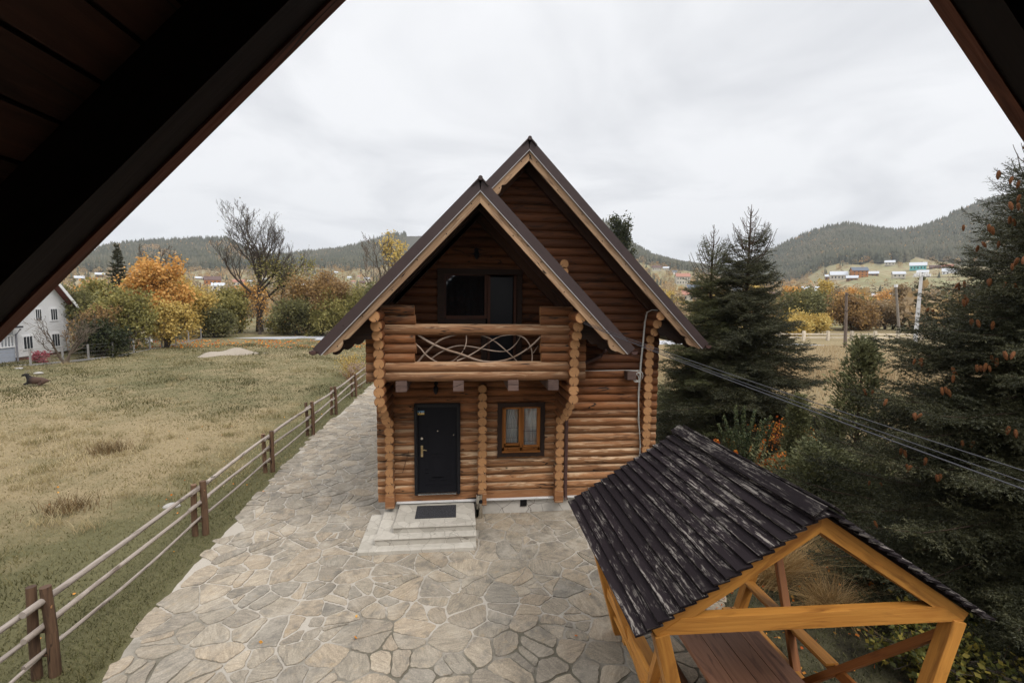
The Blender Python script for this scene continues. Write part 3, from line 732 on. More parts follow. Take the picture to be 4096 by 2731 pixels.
# ---- overhead wires
for i, (y0, y1_, z1_) in enumerate(((0, -8.0, 3.84), (.0, -8.0, 3.893), (0, -8.0, 3.968))):
    a = Vector((3.76, -1.84, 4.49+.02*i)); b = Vector((4.90, -8.0, z1_)); b = a+(b-a)*1.25; P = [a.lerp(b, t/24)+Vector((0, 0, -.10*4*(t/24)*(1-t/24)*(0.3+.12*i))) for t in range(25)]
    mb = MB(); mb.tube(P, .0036 if i else .0055, 5)
    tag(mb.build('overhead_wire', flat('grey_wire', (.06, .06, .07), .5)), ('thickest and lowest of the three overhead wires running from the balcony corner', 'thin middle wire of the three running from the balcony corner', 'uppermost thin wire of the three running from the balcony corner')[i], 'wire', 'overhead wires')
# ---------------------------------------------------------------- our own balcony roof, seen from inside
own = thing('cabin_gable_overhang', (2.12, -11, 3.3), 'dark gable roof overhang of the cabin the photo is taken from, seen from below', 'roof overhang')
OX, OZ, OY = 2.12, 6.93, -9.07
OWB = wood('red_brown_barge_wood', (.20, .075, .045), (.12, .045, .028), (.05, .02, .014), bmp=.5)
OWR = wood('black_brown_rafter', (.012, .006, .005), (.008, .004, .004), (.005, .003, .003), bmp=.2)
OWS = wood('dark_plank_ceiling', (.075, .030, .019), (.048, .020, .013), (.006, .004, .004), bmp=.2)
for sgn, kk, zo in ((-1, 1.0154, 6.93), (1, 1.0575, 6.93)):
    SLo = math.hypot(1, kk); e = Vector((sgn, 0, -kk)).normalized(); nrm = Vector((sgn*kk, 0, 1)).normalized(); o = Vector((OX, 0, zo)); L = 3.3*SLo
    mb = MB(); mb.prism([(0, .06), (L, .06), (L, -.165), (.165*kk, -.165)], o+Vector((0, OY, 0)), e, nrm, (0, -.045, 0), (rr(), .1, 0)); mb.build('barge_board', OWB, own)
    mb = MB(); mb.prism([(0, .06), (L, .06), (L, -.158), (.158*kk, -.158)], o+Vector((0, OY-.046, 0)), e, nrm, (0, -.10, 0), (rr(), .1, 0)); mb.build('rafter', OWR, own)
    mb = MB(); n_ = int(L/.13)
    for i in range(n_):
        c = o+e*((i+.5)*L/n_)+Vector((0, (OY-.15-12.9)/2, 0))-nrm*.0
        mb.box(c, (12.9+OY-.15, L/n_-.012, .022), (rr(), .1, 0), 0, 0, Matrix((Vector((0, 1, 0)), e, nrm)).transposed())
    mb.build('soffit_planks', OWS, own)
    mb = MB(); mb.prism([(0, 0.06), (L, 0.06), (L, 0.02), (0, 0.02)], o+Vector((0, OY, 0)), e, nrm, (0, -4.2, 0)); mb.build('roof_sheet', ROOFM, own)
mb = MB()
for i in range(36):
    z = .2+i*.18; h_ = min(2.9, (6.8-z)/1.03)
    if h_ > .1: mb.log((OX-h_, -11.6, z), (OX+h_, -11.6, z), .1, (rr(), .1, 0), n=8, seg=6)
mb.build('back_wall', [LOGD, ENDD], own, smooth=True)
mb = MB(); mb.box((OX, -10.85, 3.3), (4.2, 1.5, .12), (rr(), .1, 0)); mb.build('balcony_floor', LOGD, own)
# ---------------------------------------------------------------- pavilion
PA = Vector((4.59, -6.89, 0)); PS = -.03
PU = Vector((math.cos(PS), math.sin(PS), 0)); PV = Vector((-math.sin(PS), math.cos(PS), 0))
def PL(a, b, z): return PA+PU*a+PV*b+Vector((0, 0, z-.03*b))
ORA = wood('orange_stained_timber', (.62, .285, .060), (.47, .19, .036), (.22, .08, .017), rough=.5, bmp=.2, tone=.14, crack=False)
ORD = wood('red_brown_stained_timber', (.38, .14, .035), (.26, .088, .022), (.10, .03, .01), rough=.55, bmp=.2, tone=.15, crack=False)
TBL = wood('brown_table_planks', (.38, .185, .105), (.27, .125, .07), (.10, .04, .025), rough=.45, bmp=.2, tone=.2, crack=False)
q = M('flaking_black_board', .5); r_ = q.att(0)
off = q.n('ShaderNodeCombineXYZ', {0: q.math('MULTIPLY', r_, 41.), 1: q.math('MULTIPLY', r_, 13.)}).outputs[0]; uv = q.vadd(q.uv(), off)
gr = q.noise(q.mapv(uv, (1.7, 30, 1)), 1, 6, .7, 1.1)
wvv = q.n('ShaderNodeTexWave', {'Vector': q.mapv(uv, (.55, 6.5, 1)), 'Scale': 3.0, 'Distortion': 7., 'Detail': 2., 'Detail Scale': .9}, wave_type='RINGS', rings_direction='X').outputs[1]
big = q.noise(q.mapv(uv, (1.1, 3.2, 1)), 1.5, 4, .6, .3); big2 = q.noise(q.obj(), .75, 3, .5)
m1 = q.rng(q.math('ADD', q.math('MULTIPLY', big, .7), q.math('MULTIPLY', big2, .45)), .53, .62)
m2 = q.math('MULTIPLY', m1, q.rng(q.math('ADD', gr, q.math('MULTIPLY', q.noise(q.mapv(uv, (4., 14., 1)), 1, 6, .75, 1.8), .75)), .89, .99))
bare = q.mix(gr, (.06, .05, .045), (.33, .295, .26))
c = q.mix(gr, (.008, .006, .007), (.022, .016, .018)); c = q.mix(q.math('MULTIPLY', m2, .85), c, bare)
t = q.math('ADD', q.math('MULTIPLY', r_, .5), .75); c = q.mix(1., c, q.n('ShaderNodeCombineXYZ', {0: t, 1: t, 2: t}).outputs[0], 'MULTIPLY')
q.base(c); q.set(q.b.inputs['Roughness'], q.math('ADD', q.math('MULTIPLY', m2, .15), .78)); q.bump(q.math('ADD', gr, q.math('MULTIPLY', m2, .6)), .4, .006)
q.b.inputs['Specular IOR Level'].default_value = .08; BLKB = q.m
pav = thing('garden_pavilion', PL(0, 1.45, G), 'orange timber garden pavilion with worn black board roof', 'pavilion')
LEN, HW, RISE, RZp = 2.90, 1.60, 1.045, 3.155
sl = math.hypot(HW, RISE); 
roofp = None
for sgn in (-1, 1):
    e = (PU*sgn*HW+Vector((0, 0, -RISE))).normalized(); nrm = (PU*sgn*RISE+Vector((0, 0, HW))).normalized(); vv = (PV-Vector((0, 0, .03))).normalized()
    n_ = 17; stp_ = sl/n_
    for i in range(n_):
        wd = stp_+.035; c = PL(0, 0, RZp)+e*((i+.5)*stp_+.01)+vv*(LEN/2+random.uniform(-.008, .008))+nrm*(.0)
        tilt = .30; e2 = (e*math.cos(tilt)+nrm*math.sin(tilt)*1).normalized(); n2 = nrm*math.cos(tilt)-e*math.sin(tilt)
        # lower edge rides on the board below: raise the downhill edge
        mb = MB(); mb.box(c+nrm*.022, (LEN+random.uniform(-.02, .02), wd, .022), (rr(), .5, 0), 0, 0, Matrix((vv, e2, n2)).transposed())
        b_ = mb.build('roof_board', BLKB, pav, bevel=.002)
mb = MB(); vv = (PV-Vector((0, 0, .03))).normalized()
for sgn, wd in ((-1, .15), (1, .13)):
    e = (PU*sgn*HW+Vector((0, 0, -RISE))).normalized(); nrm = (PU*sgn*RISE+Vector((0, 0, HW))).normalized()
    mb = MB(); mb.box(PL(0, LEN/2, RZp+.01)+e*(wd/2-.012)+nrm*.066, (LEN+.03, wd, .022), (.1, .5, 0), 0, 0, Matrix((vv, e, nrm)).transposed()); mb.build('ridge_board', BLKB, pav, bevel=.002)
for b in (.13, LEN-.13):
    for sgn in (-1, 1):
        e = (PU*sgn*HW+Vector((0, 0, -RISE))).normalized(); nrm = (PU*sgn*RISE+Vector((0, 0, HW))).normalized()
        Lr = 1.49*sl/HW; d = .135
        mb = MB(); mb.prism([(0.00+.02*RISE/HW, -.02), (Lr, -.02), (Lr, -.02-d), ((.02+d)*RISE/HW, -.02-d)], PL(0, b-.045, RZp-.012), e, nrm, PV*.09, (rr(), .3, 0)); mb.build('rafter', ORA, pav, bevel=.004)
    zt = 2.085
    mb = MB(); mb.prism([(-1.43, -.072), (1.43, -.072), (1.22, .072), (-1.22, .072)], PL(0, b-.05, zt+.07), PU, (0, 0, 1), PV*.10, (rr(), .6, 0)); mb.build('tie_beam', ORA, pav, bevel=.005)
    for sgn in (-1, 1):
        mb = MB(); mb.beam(PL(sgn*.85, b, G-.02), PL(sgn*1.385, b, zt-.0), .13, .13, PV, (rr(), .4, 0)); mb.build('post', ORA, pav, bevel=.006)
for sgn in (-1, 1):
    mb = MB(); mb.beam(PL(sgn*1.38, .19, 2.13), PL(sgn*1.38, LEN-.19, 2.13), .10, .10, (0, 0, 1), (rr(), .3, 0)); mb.build('wall_plate', ORA, pav, bevel=.004)
    m_ = ORA if sgn < 0 else ORD
    for b0 in (.16, LEN-.16):
        mb = MB(); mb.beam(PL(sgn*1.335, b0, 1.93), PL(sgn*.93, 1.44, .36), .07, .10, PU, (rr(), .3, 0)); mb.build('brace', m_, pav, bevel=.004)
    # back rail and seat of the side bench
    mb = MB(); mb.beam(PL(sgn*1.065, .03, .86), PL(sgn*1.065, LEN-.05, .86), .045, .13, (0, 0, 1), (rr(), .3, 0)); mb.build('bench_back_rail', m_, pav, bevel=.004)
    if sgn > 0:
        mb = MB(); mb.beam(PL(1.02, 1.05, .925), PL(1.02, LEN, .925), .15, .03, (0, 0, 1), (rr(), .3, 0)); mb.build('arm_shelf', ORA, pav, bevel=.004)
    for k in range(2):
        mb = MB(); mb.beam(PL(sgn*(.76+.15*k), .0, .47), PL(sgn*(.76+.15*k), LEN-.1, .47), .14, .04, (0, 0, 1), (rr()*.4+.5, .3, 0)); mb.build('bench_seat_plank', ORA, pav, bevel=.004)
    for b0 in (.35, LEN-.35):
        mb = MB(); mb.beam(PL(sgn*.83, b0, .03+G), PL(sgn*.83, b0, .45), .10, .10, PV, (rr(), .3, 0)); mb.build('bench_leg', ORA, pav)
# knee braces across the far frame
mb = MB(); mb.beam(PL(-.55, LEN-.13, 2.11), PL(-1.2, LEN-.13, 1.35), .07, .09, PV, (rr(), .3, 0)); mb.build('brace', ORA, pav, bevel=.004)
tab = thing('garden_table', PL(.1, 1.2, G), 'brown plank table with log legs standing under the pavilion', 'table')
tx = [-.42, -.16, .10, .36, .62]
for i in range(4):
    mb = MB(); mb.beam(PL((tx[i]+tx[i+1])/2, .25, .81), PL((tx[i]+tx[i+1])/2, 2.15+random.uniform(-.02, .02), .81), .255, .045, (0, 0, 1), (rr(), .3, 0)); mb.build('table_plank', TBL, tab, bevel=.004)
for b in (.6, 1.8):
    mb = MB(); mb.log(PL(.1, b, G), PL(.1, b, .76), .13, (rr(), .2, 0)); mb.log(PL(-.35, b, .74), PL(.55, b, .74), .05, (rr(), .2, 0)); mb.build('log_leg', [ORD, ENDG], tab, smooth=True)
mb = MB(); mb.log(PL(-.52, 1.05, .30), PL(-.52, 1.9, .30), .15, (rr(), .2, 0), n=18); o_ = mb.build('lying_log', [LOGD, ENDD], smooth=True); tag(o_, 'short log lying as a seat between table and left bench', 'log')
sg = thing('sunglasses', PL(.16, 2.05, .835), 'small pair of black sunglasses left on the far end of the table', 'sunglasses')
for k in (-1, 1):
    mb = MB(); mb.tube([PL(.17+k*.036, 2.06, .845)+Vector((0, 0, 0)), PL(.17+k*.036, 2.06, .885)], .031, 10); mb.build('lens', BLK, sg)
    mb = MB(); mb.tube([PL(.17+k*.066, 2.06, .875), PL(.17+k*.06, 2.19, .85)], .005, 5); mb.build('temple', BLK, sg)
jug = thing('wooden_jug', PL(-.12, 2.02, .835), 'small dark brown jug on the far left corner of the table', 'jug')
mb = MB(); mb.tube([PL(-.10, 2.05, .835), PL(-.10, 2.05, .85), PL(-.10, 2.05, .90), PL(-.10, 2.05, .96), PL(-.10, 2.05, .985)], [.04, .055, .06, .04, .045], 14); mb.build('body', ORD, jug, smooth=True)
# ---------------------------------------------------------------- rail fence on the left
RW = wood('grey_weathered_pole', (.40, .345, .30), (.26, .215, .18), (.12, .09, .07), bmp=.5, tone=.2)
PW = wood('red_brown_post', (.19, .11, .062), (.10, .056, .034), (.03, .017, .012), bmp=.6, tone=.3)
fen = thing('rail_fence', (-3.74, 3, G), 'rustic rail fence of weathered poles between double brown posts beside the stone path', 'fence')
FX = lambda y: -3.70+max(0, y-3)*.014+(0 if y > 3 else -.012*(3-y)*.2)
FY = [-7.75, -4.16, -.49, 3.05, 6.59, 9.6, 13.2, 16.8]
for i, y in enumerate(FY):
    for s_, px in ((1, .065), (-1, -.115)):
        mb = MB(); x = FX(y)+px; hh = random.uniform(1.08, 1.2)+(.08 if i == 1 else 0); r_ = .062 if s_ > 0 else .055
        P = [(x, y+.02*s_, G-.1), (x+random.uniform(-.02, .02), y+.02*s_, G+hh*.5), (x-.03*s_*(i == 1)+random.uniform(-.035, .035), y+.02*s_+random.uniform(-.03, .03), G+hh)]
        mb.tube(P, [r_*1.05, r_, r_*.95], 10, (rr()*(.6 if s_ > 0 else 1), .2, 0)); mb.build('post', PW, fen, smooth=True)
    for z in (1.02, .70, .38): mb = MB(); mb.log((FX(y)-.13, y, G+z-.085), (FX(y)+.10, y, G+z-.085), .022, (rr(), .2, 0), n=8); mb.build('cross_peg', [PW, ENDG], fen, smooth=True)
for i in range(len(FY)-1):
    for k, z in enumerate((1.0, .68, .36)):
        a, b = FY[i]-.3, FY[i+1]+.3; n_ = 10; r0 = (.044, .037, .029)[k]*random.uniform(.9, 1.1)
        P = []
        for j in range(n_+1):
            t = j/n_; y = a+(b-a)*t; P.append((FX(y)-.02+.022*math.sin(t*5+i+k*2)+(.02 if i % 2 else -.02), y, G+z+.02*math.sin(t*4+i*2+k)-.03*math.sin(PI*t)*(k == 2)+(.012 if i % 2 else -.012)))
        mb = MB(); mb.tube(P, [r0*(1-.25*j/n_) for j in range(n_+1)], 8, (rr(), .3, 0)); mb.build('rail', RW, fen, smooth=True)
# ---------------------------------------------------------------- terrain
def interp(t, x):
    if x <= t[0][0]: return t[0][1]
    for (a, u), (b, v) in zip(t, t[1:]):
        if x <= b: return u+(v-u)*(x-a)/(b-a)
    return t[-1][1]
RIDGE = [(-180, 4), (-90, 3), (-60, 2.8), (-40.2, 2.87), (-34.9, 3.1), (-33.7, 3.99), (-30.8, 4.59), (-27.8, 5.01), (-24.1, 5.45), (-22.8, 4.64), (-21.0, 3.8), (-19, 4.0), (-16.8, 4.4), (-13.7, 4.8), (-10.5, 5.7), (-7.6, 6.75), (-5.6, 6.9), (2.3, 7.1), (12.5, 8.4), (17, 8.7), (19.5, 6.4), (22.4, 4.65), (25.3, 3.75), (28, 3.3), (30.6, 3.2), (33.1, 4.2), (35.4, 5.45), (37.3, 6.4), (39.1, 6.95), (40.8, 7.1), (42.6, 6.6), (44.2, 6.2), (45.8, 6.2), (47.2, 6.7), (48.6, 7.5), (49.9, 8.05), (51.2, 8.35), (54, 8.4), (75, 8), (110, 5), (180, 4)]
FORE = [(-180, 2), (-40, 1.54), (-34, 2.03), (-28.6, 2.43), (-22.7, 2.48), (-16.9, 2.86), (-7.6, 3.42), (-2.7, 3.53), (12.6, 4.05), (19.6, 4.78), (22.5, 3.9), (25.3, 3.3), (28, 2.9), (31.5, 2.1), (34, 1.56), (35.6, 1.78), (37.5, 2.29), (39.3, 3.3), (41, 3.8), (42.7, 3.9), (46, 3.7), (48.9, 3.5), (52.9, 3.2), (60, 3), (180, 2)]
R0, R1_, R2_, R3_ = 95., 380., 950., 1500.
def nz1(x): return math.sin(x)*.5+math.sin(x*2.3+1.1)*.3+math.sin(x*5.1+.4)*.2
def terr(az, r):
    """ground height at azimuth az (deg) and distance r from the viewpoint"""
    if r < 60: return G
    e0 = math.degrees(math.atan((G-CAM.z)/R0)); er = interp(RIDGE, az); ef = min(interp(FORE, az), er-.15)
    pts = [(60, math.degrees(math.atan((G-CAM.z)/60))), (R0, e0+.25), (R1_, .15+.12*nz1(az*.35)), (R2_, ef), (R3_, er), (R3_+300, er-.5), (2600, er*.5)]
    if r <= R0:
        return G+(r-60)*.012
    e = interp(pts, r); return CAM.z+r*math.tan(math.radians(e))
def T(az, r):
    a = math.radians(az); return Vector((CAM.x+r*math.sin(a), CAM.y+r*math.cos(a), terr(az, r)))
def rinv(az, el, lo=100, hi=1500):
    for _ in range(40):
        m = (lo+hi)/2; p = terr(az, m)
        if math.degrees(math.atan2(p-CAM.z, m)) < el: lo = m
        else: hi = m
    return (lo+hi)/2
# ground sheet: fine near, coarse far
q = M('meadow_ground', .95); p = q.geo('Position'); xy = q.mapv(p, (1, 1, 0))
n1 = q.noise(xy, .12, 5, .6); n2 = q.noise(xy, .9, 5, .65); n3 = q.noise(xy, 7, 5, .7); n4 = q.noise(q.mapv(xy, (1, 2.2, 1)), 30, 4, .7)
green = q.mix(n3, (.085, .080, .032), (.20, .18, .085)); straw = q.mix(n3, (.23, .175, .090), (.41, .32, .185))
sx = q.n('ShaderNodeSeparateXYZ', {0: p})
left = q.math('LESS_THAN', sx.outputs[0], 2.)
band = q.math('MULTIPLY', q.rng(sx.outputs[1], -2., 6.), q.rng(sx.outputs[1], 16., 9.))     # dry grass belt across the meadow
near = q.rng(sx.outputs[0], -6.5, -4.2)                                                      # green verge by the fence
k = q.math('ADD', q.math('ADD', q.math('MULTIPLY', n1, .6), q.math('MULTIPLY', n2, .55)), q.math('MULTIPLY', band, .14)); k = q.math('SUBTRACT', k, q.math('MULTIPLY', near, .3))
c = q.mix(q.rng(k, .50, .74), green, straw)
rgt = q.rng(sx.outputs[0], 12., 16.); c = q.mix(q.math('MULTIPLY', rgt, .8), c, straw)
yard = q.math('MULTIPLY', q.rng(sx.outputs[0], 4.8, 5.4), q.math('MULTIPLY', q.rng(sx.outputs[0], 14., 12.), q.rng(sx.outputs[1], 14., 10.)))
soil = q.mix(q.rng(q.noise(xy, 2.2, 6, .7), .35, .65), (.030, .025, .016), (.125, .115, .06)); c = q.mix(yard, c, soil)
c = q.mix(1., c, q.ramp(n4, (.3, .62), (.7, 1.25)), 'MULTIPLY'); q.base(c); q.bump(q.math('ADD', q.math('MULTIPLY', n4, .5), n3), .8, .08)
MEAD = q.m
rs = [0, 2, 4]+list(np.arange(5, 30, .5))+list(np.arange(30, 60, 1.5))+list(np.arange(60, 96, 4))+[96]
NA = 360; V = [(CAM.x, CAM.y, G)]; F = []
def hump(x, y):
    if x > -3.9 or y < -11: return 0
    d = min(1, (-3.9-x)/3); return d*(.05*math.sin(x*.9+y*.35)+.04*math.sin(x*.4-y*.8+1)+.025*math.sin(x*2.1+y*1.7))
for r in rs[1:]:
    for i in range(NA):
        a = i*360/NA-180; x = CAM.x+r*math.sin(math.radians(a)); y = CAM.y+r*math.cos(math.radians(a)); V.append((x, y, terr(a, r)+(hump(x, y) if r < 60 else 0)))
nr = len(rs)-1
tri = [(0, 1+(i+1) % NA, 1+i, 1+i) for i in range(NA)]
F = [(1+j*NA+i, 1+(j+1)*NA+i, 1+(j+1)*NA+(i+1) % NA, 1+j*NA+(i+1) % NA)[::-1] for j in range(nr-1) for i in range(NA)]
me = bpy.data.meshes.new('ground'); me.from_pydata(V, [], [t[:3][::-1] for t in tri]+[f for f in F]); me.materials.append(MEAD)
g_ = bpy.data.objects.new('ground', me); COL.objects.link(g_); g_['kind'] = 'structure'
me.polygons.foreach_set('use_smooth', [True]*len(me.polygons))
# far valley and hills
q = M('valley_ground', .95); p = q.geo('Position'); xy = q.mapv(p, (1, 1, 0))
vo = q.n('ShaderNodeTexVoronoi', {'Vector': q.vadd(q.mapv(xy, (.012, .006, 1)), q.vscale(q.noise(q.mapv(xy, (.01, .01, 1)), 2, 2, col=True), .3)), 'Scale': 1.}); cc = q.n('ShaderNodeSeparateColor', {0: vo.outputs['Color']})
c = q.ramp(cc.outputs[0], (0, (.20, .20, .10)), (.4, (.27, .25, .13)), (.7, (.33, .28, .17)), (1, (.24, .24, .12))); n_ = q.noise(q.mapv(xy, (.06, .06, 1)), 1, 6, .65)
c = q.mix(q.rng(n_, .42, .66, 0, .8), c, (.20, .13, .065)); c = q.mix(q.att(0), c, q.mix(q.noise(q.mapv(xy, (.03, .03, 1)), 1, 5), (.045, .05, .035), (.09, .075, .05)))
q.base(c); q.bump(n_, .6, 3.)
V = []; F = []; A = []
azs = list(np.arange(-75, 85, .5)); hr = [96]+list(np.arange(110, 950, 35))+list(np.arange(950, 1500, 30))+[1500, 1515, 1600, 1800, 2200, 2600]
for r in hr:
    for a in azs:
        t_ = T(a, r); und = (min(1, (r-96)/200))*(nz1(a*.9+r*.011)*r*.004+nz1(a*2.3-r*.03)*r*.002)
        if r > 1400: und *= .3
        V.append((t_.x, t_.y, t_.z+und)); A.append(1. if r > 930+60*nz1(a*.7) else 0.)
na = len(azs)
for j in range(len(hr)-1):
    for i in range(na-1): F.append((j*na+i, j*na+i+1, (j+1)*na+i+1, (j+1)*na+i)[::-1])
o_ = npmesh('hills', V, [f[::-1] for f in F], q.m, att=np.array(A), smooth=True); o_['kind'] = 'structure'
# ---------------------------------------------------------------- paving and road
def strip(name, L, Rr, z, mat, th=.0):
    V = [(x, y, z) for x, y in L]+[(x, y, z) for x, y in Rr]; n = len(L); F = [(i, i+n, i+n+1, i+1)[::1] for i in range(n-1)]
    o = npmesh(name, V, F, mat); o['kind'] = 'structure'; return o
ys = list(np.arange(-13.5, 17.4, .12)); PLX = [(-13.5, -2.6), (-6, -3.0), (-4.3, -3.08), (-2.9, -3.27), (-1.6, -3.36), (0, -3.38), (1.9, -3.5), (5.6, -3.62), (9, -3.52), (17.4, -3.3)]
PRX = [(-13.5, 5.75), (-4, 5.75), (-.2, 6.3), (.0, 6.3), (.05, -.05), (17.4, -.05)]
def jag(y, s_): return .10*nz1(y*3.1+s_)+.06*nz1(y*9.+s_*2)
ZP = G+.006
MORT = M('paving_mortar', .95); q = MORT; p = q.obj(); fn = q.noise(p, 40, 5, .7); big = q.noise(p, .5, 5, .65); sx2 = q.n('ShaderNodeSeparateXYZ', {0: p})
mo = q.math('SUBTRACT', q.math('ADD', q.rng(big, .42, .58), q.rng(sx2.outputs[1], -3.4, -5.5, 0, .4)), q.rng(sx2.outputs[1], -4.2, -1.5, 0, .7))
q.base(q.mix(q.math('MULTIPLY', q.rng(mo, 0, 1), .8), q.mix(fn, (.34, .30, .25), (.54, .49, .42)), q.mix(fn, (.030, .028, .014), (.10, .085, .05)))); q.bump(q.math('ADD', fn, q.noise(p, 9, 4)), .8, .012)
ysm = ys; strip('stone_paving_bed', [(interp(PLX, y)+.10+.03*nz1(y*4), y) for y in ysm], [(interp(PRX, y)-(.15 if y < -.3 else 0), y) for y in ysm], G+.006, MORT.m)
q = M('flagstone_faces', .8); p = q.obj(); r_ = q.att(0); r2_ = q.att(1); r3_ = q.att(2)
off = q.n('ShaderNodeCombineXYZ', {0: q.math('MULTIPLY', r_, 31.), 1: q.math('MULTIPLY', r2_, 17.), 2: q.math('MULTIPLY', r3_, 7.)}).outputs[0]; lp = q.vadd(p, off)
stc = q.ramp(r_, (0, (.275, .235, .18)), (.16, (.34, .295, .23)), (.32, (.255, .225, .182)), (.48, (.38, .31, .225)), (.62, (.30, .262, .205)), (.76, (.27, .245, .205)), (.9, (.41, .345, .26)), (1, (.32, .26, .19)))
rt = q.n('ShaderNodeVectorRotate', {'Vector': lp, 'Angle': q.math('MULTIPLY', r2_, 6.28)}, rotation_type='Z_AXIS').outputs[0]
ln = q.noise(q.mapv(rt, (1.5, 7, 1)), 2.6, 7, .68, 1.1); fn = q.noise(p, 46, 5, .72); md = q.noise(p, 3.6, 6, .65)
c = q.mix(1., stc, q.ramp(ln, (.28, .66), (.72, 1.30)), 'MULTIPLY'); c = q.mix(1., c, q.ramp(fn, (.3, .66), (.72, 1.3)), 'MULTIPLY'); c = q.mix(.10, c, q.n('ShaderNodeRGBToBW', {0: c}).outputs[0])
c = q.mix(q.rng(q.noise(rt, 5, 6, .7), .58, .72, 0, .6), c, (.36, .27, .16)); c = q.mix(q.rng(md, .48, .34, 0, .6), c, (.12, .115, .105))
sx3 = q.n('ShaderNodeSeparateXYZ', {0: p}); sm = q.math('MULTIPLY', q.rng(q.noise(p, 2.3, 7, .7), .50, .66), q.rng(sx3.outputs[1], -6.0, -.5, .12, .7)); c = q.mix(1., q.mix(sm, c, (.47, .43, .37)), (1.03, 1.0, .955), 'MULTIPLY')
q.base(c); q.bump(q.math('ADD', q.math('MULTIPLY', ln, 1.), q.math('MULTIPLY', fn, .22)), .7, .014); q.set(q.b.inputs['Roughness'], q.math('ADD', .52, q.math('MULTIPLY', fn, .45))); FST = q.m
def nzf(x, y): return (math.sin(x*3.1+1.7*math.sin(y*2.3))*.5+math.sin(y*4.3+x*1.9+1.2*math.sin(x*5.1))*.3+math.sin(x*9.7+y*7.1)*.2)
rs_ = random.Random(41); pts = []
gy_ = -7.6
while gy_ < 17.4:
    stp2 = .345*rs_.uniform(.92, 1.08); gx_ = -3.9
    while gx_ < (6.2 if gy_ < 0 else .25):
        if rs_.random() < .86: 
            pts.append((gx_+rs_.uniform(-.24, .24), gy_+rs_.uniform(-.20, .20)))
            if rs_.random() < .34: pts.append((pts[-1][0]+rs_.uniform(-.16, .16), pts[-1][1]+rs_.uniform(-.16, .16)))
        gx_ += .44*rs_.uniform(.8, 1.2)
    gy_ += stp2
PN = np.array(pts); SV = []; SF = []; SA = []; so_ = 0; faces = []
for i, (px, py) in enumerate(pts):
    lx = interp(PLX, py); rx = interp(PRX, py)
    if px < lx+.06 or px > rx-.1: continue
    if .2 < px < 1.7 and -1.0 < py < 0: continue
    d = np.hypot(PN[:, 0]-px, (PN[:, 1]-py)); nb_ = np.argsort(d)[1:26]; xL_ = max(px-.7, lx+.03*nzf(px, py)); poly = [(xL_, py-.7), (px+.7, py-.7), (px+.7, py+.7), (xL_, py+.7)]
    for j in nb_:
        qx, qy = PN[j]; mx_, my_ = (px+qx)/2, (py+qy)/2; nx_, ny_ = qx-px, qy-py; l = math.hypot(nx_, ny_)
        if l < 1e-6: continue
        nx_, ny_ = nx_/l, ny_/l; gap = (.006+.012*abs(math.sin(qx*31+px*31+qy*17+py*17))); cc_ = mx_*nx_+my_*ny_-gap; out = []
        for k in range(len(poly)):
            a_, b2 = poly[k], poly[(k+1) % len(poly)]; da = a_[0]*nx_+a_[1]*ny_-cc_; db = b2[0]*nx_+b2[1]*ny_-cc_
            if da <= 0: out.append(a_)
            if (da < 0 < db) or (db < 0 < da): t = da/(da-db); out.append((a_[0]+(b2[0]-a_[0])*t, a_[1]+(b2[1]-a_[1])*t))
        poly = out
        if len(poly) < 3: break
    if len(poly) < 3: continue
    ar = abs(sum(poly[k][0]*poly[(k+1) % len(poly)][1]-poly[(k+1) % len(poly)][0]*poly[k][1] for k in range(len(poly))))/2
    if ar < .008: continue
    rg = []
    for k in range(len(poly)):
        a_, b2 = poly[k], poly[(k+1) % len(poly)]; L_ = math.hypot(b2[0]-a_[0], b2[1]-a_[1]); m_ = max(2, int(L_/.055))
        for t in range(m_): u = (t+.5)/m_; rg.append((a_[0]+(b2[0]-a_[0])*u, a_[1]+(b2[1]-a_[1])*u))
    ch_ = rs_.random()*9; rg = [(x+.045*nzf(x*1.2, y*1.2)+.007*math.sin(x*47+y*31+ch_), y+.045*nzf(y*1.3+4, x*1.1+2)+.007*math.sin(y*43-x*37+ch_)) for x, y in rg]
    cxx = sum(a[0] for a in rg)/len(rg); cyy = sum(a[1] for a in rg)/len(rg); zt = G+.019+rs_.uniform(-.005, .005); tx_, ty_ = rs_.gauss(0, .010), rs_.gauss(0, .010); n_ = len(rg); v0 = len(SV)
    for sc2, dz in ((1.0, -.022), (1.0, -.005), (.965, 0.)):
        for x, y in rg: X2, Y2 = cxx+(x-cxx)*sc2, cyy+(y-cyy)*sc2; SV.append((X2, Y2, zt+dz+(X2-cxx)*tx_+(Y2-cyy)*ty_))
    SA += [(rs_.random(),)*1+(0,)] and [None]*(3*n_); at_ = (rs_.random(), rs_.random(), rs_.random(), 1.); 
    for k in range(v0, v0+3*n_): SA[k] = at_
    for l_ in (0, 1):
        for k in range(n_): k2 = (k+1) % n_; faces.append((v0+l_*n_+k, v0+l_*n_+k2, v0+(l_+1)*n_+k2, v0+(l_+1)*n_+k))
    faces.append(tuple(range(v0+2*n_, v0+3*n_)))
me = bpy.data.meshes.new('stone_paving'); me.from_pydata(SV, [], faces); at = me.color_attributes.new('att', 'FLOAT_COLOR', 'POINT'); at.data.foreach_set('color', np.array(SA, np.float32).ravel()); me.materials.append(FST)
o_ = bpy.data.objects.new('stone_paving', me); COL.objects.link(o_); o_['kind'] = 'structure'
q = M('road_asphalt', .85); p = q.obj(); q.base(q.mix(q.noise(p, 3, 6, .7), (.38, .38, .40), (.48, .48, .50)))
RC = [(-75, 70), (-55, 59), (-40, 53.2), (-29, 50.6), (-20, 48.0), (-13, 46.4), (0, 44.3), (20, 41.5), (36, 40.0), (50, 39.6), (58, 39.6), (80, 40.2), (100, 42)]
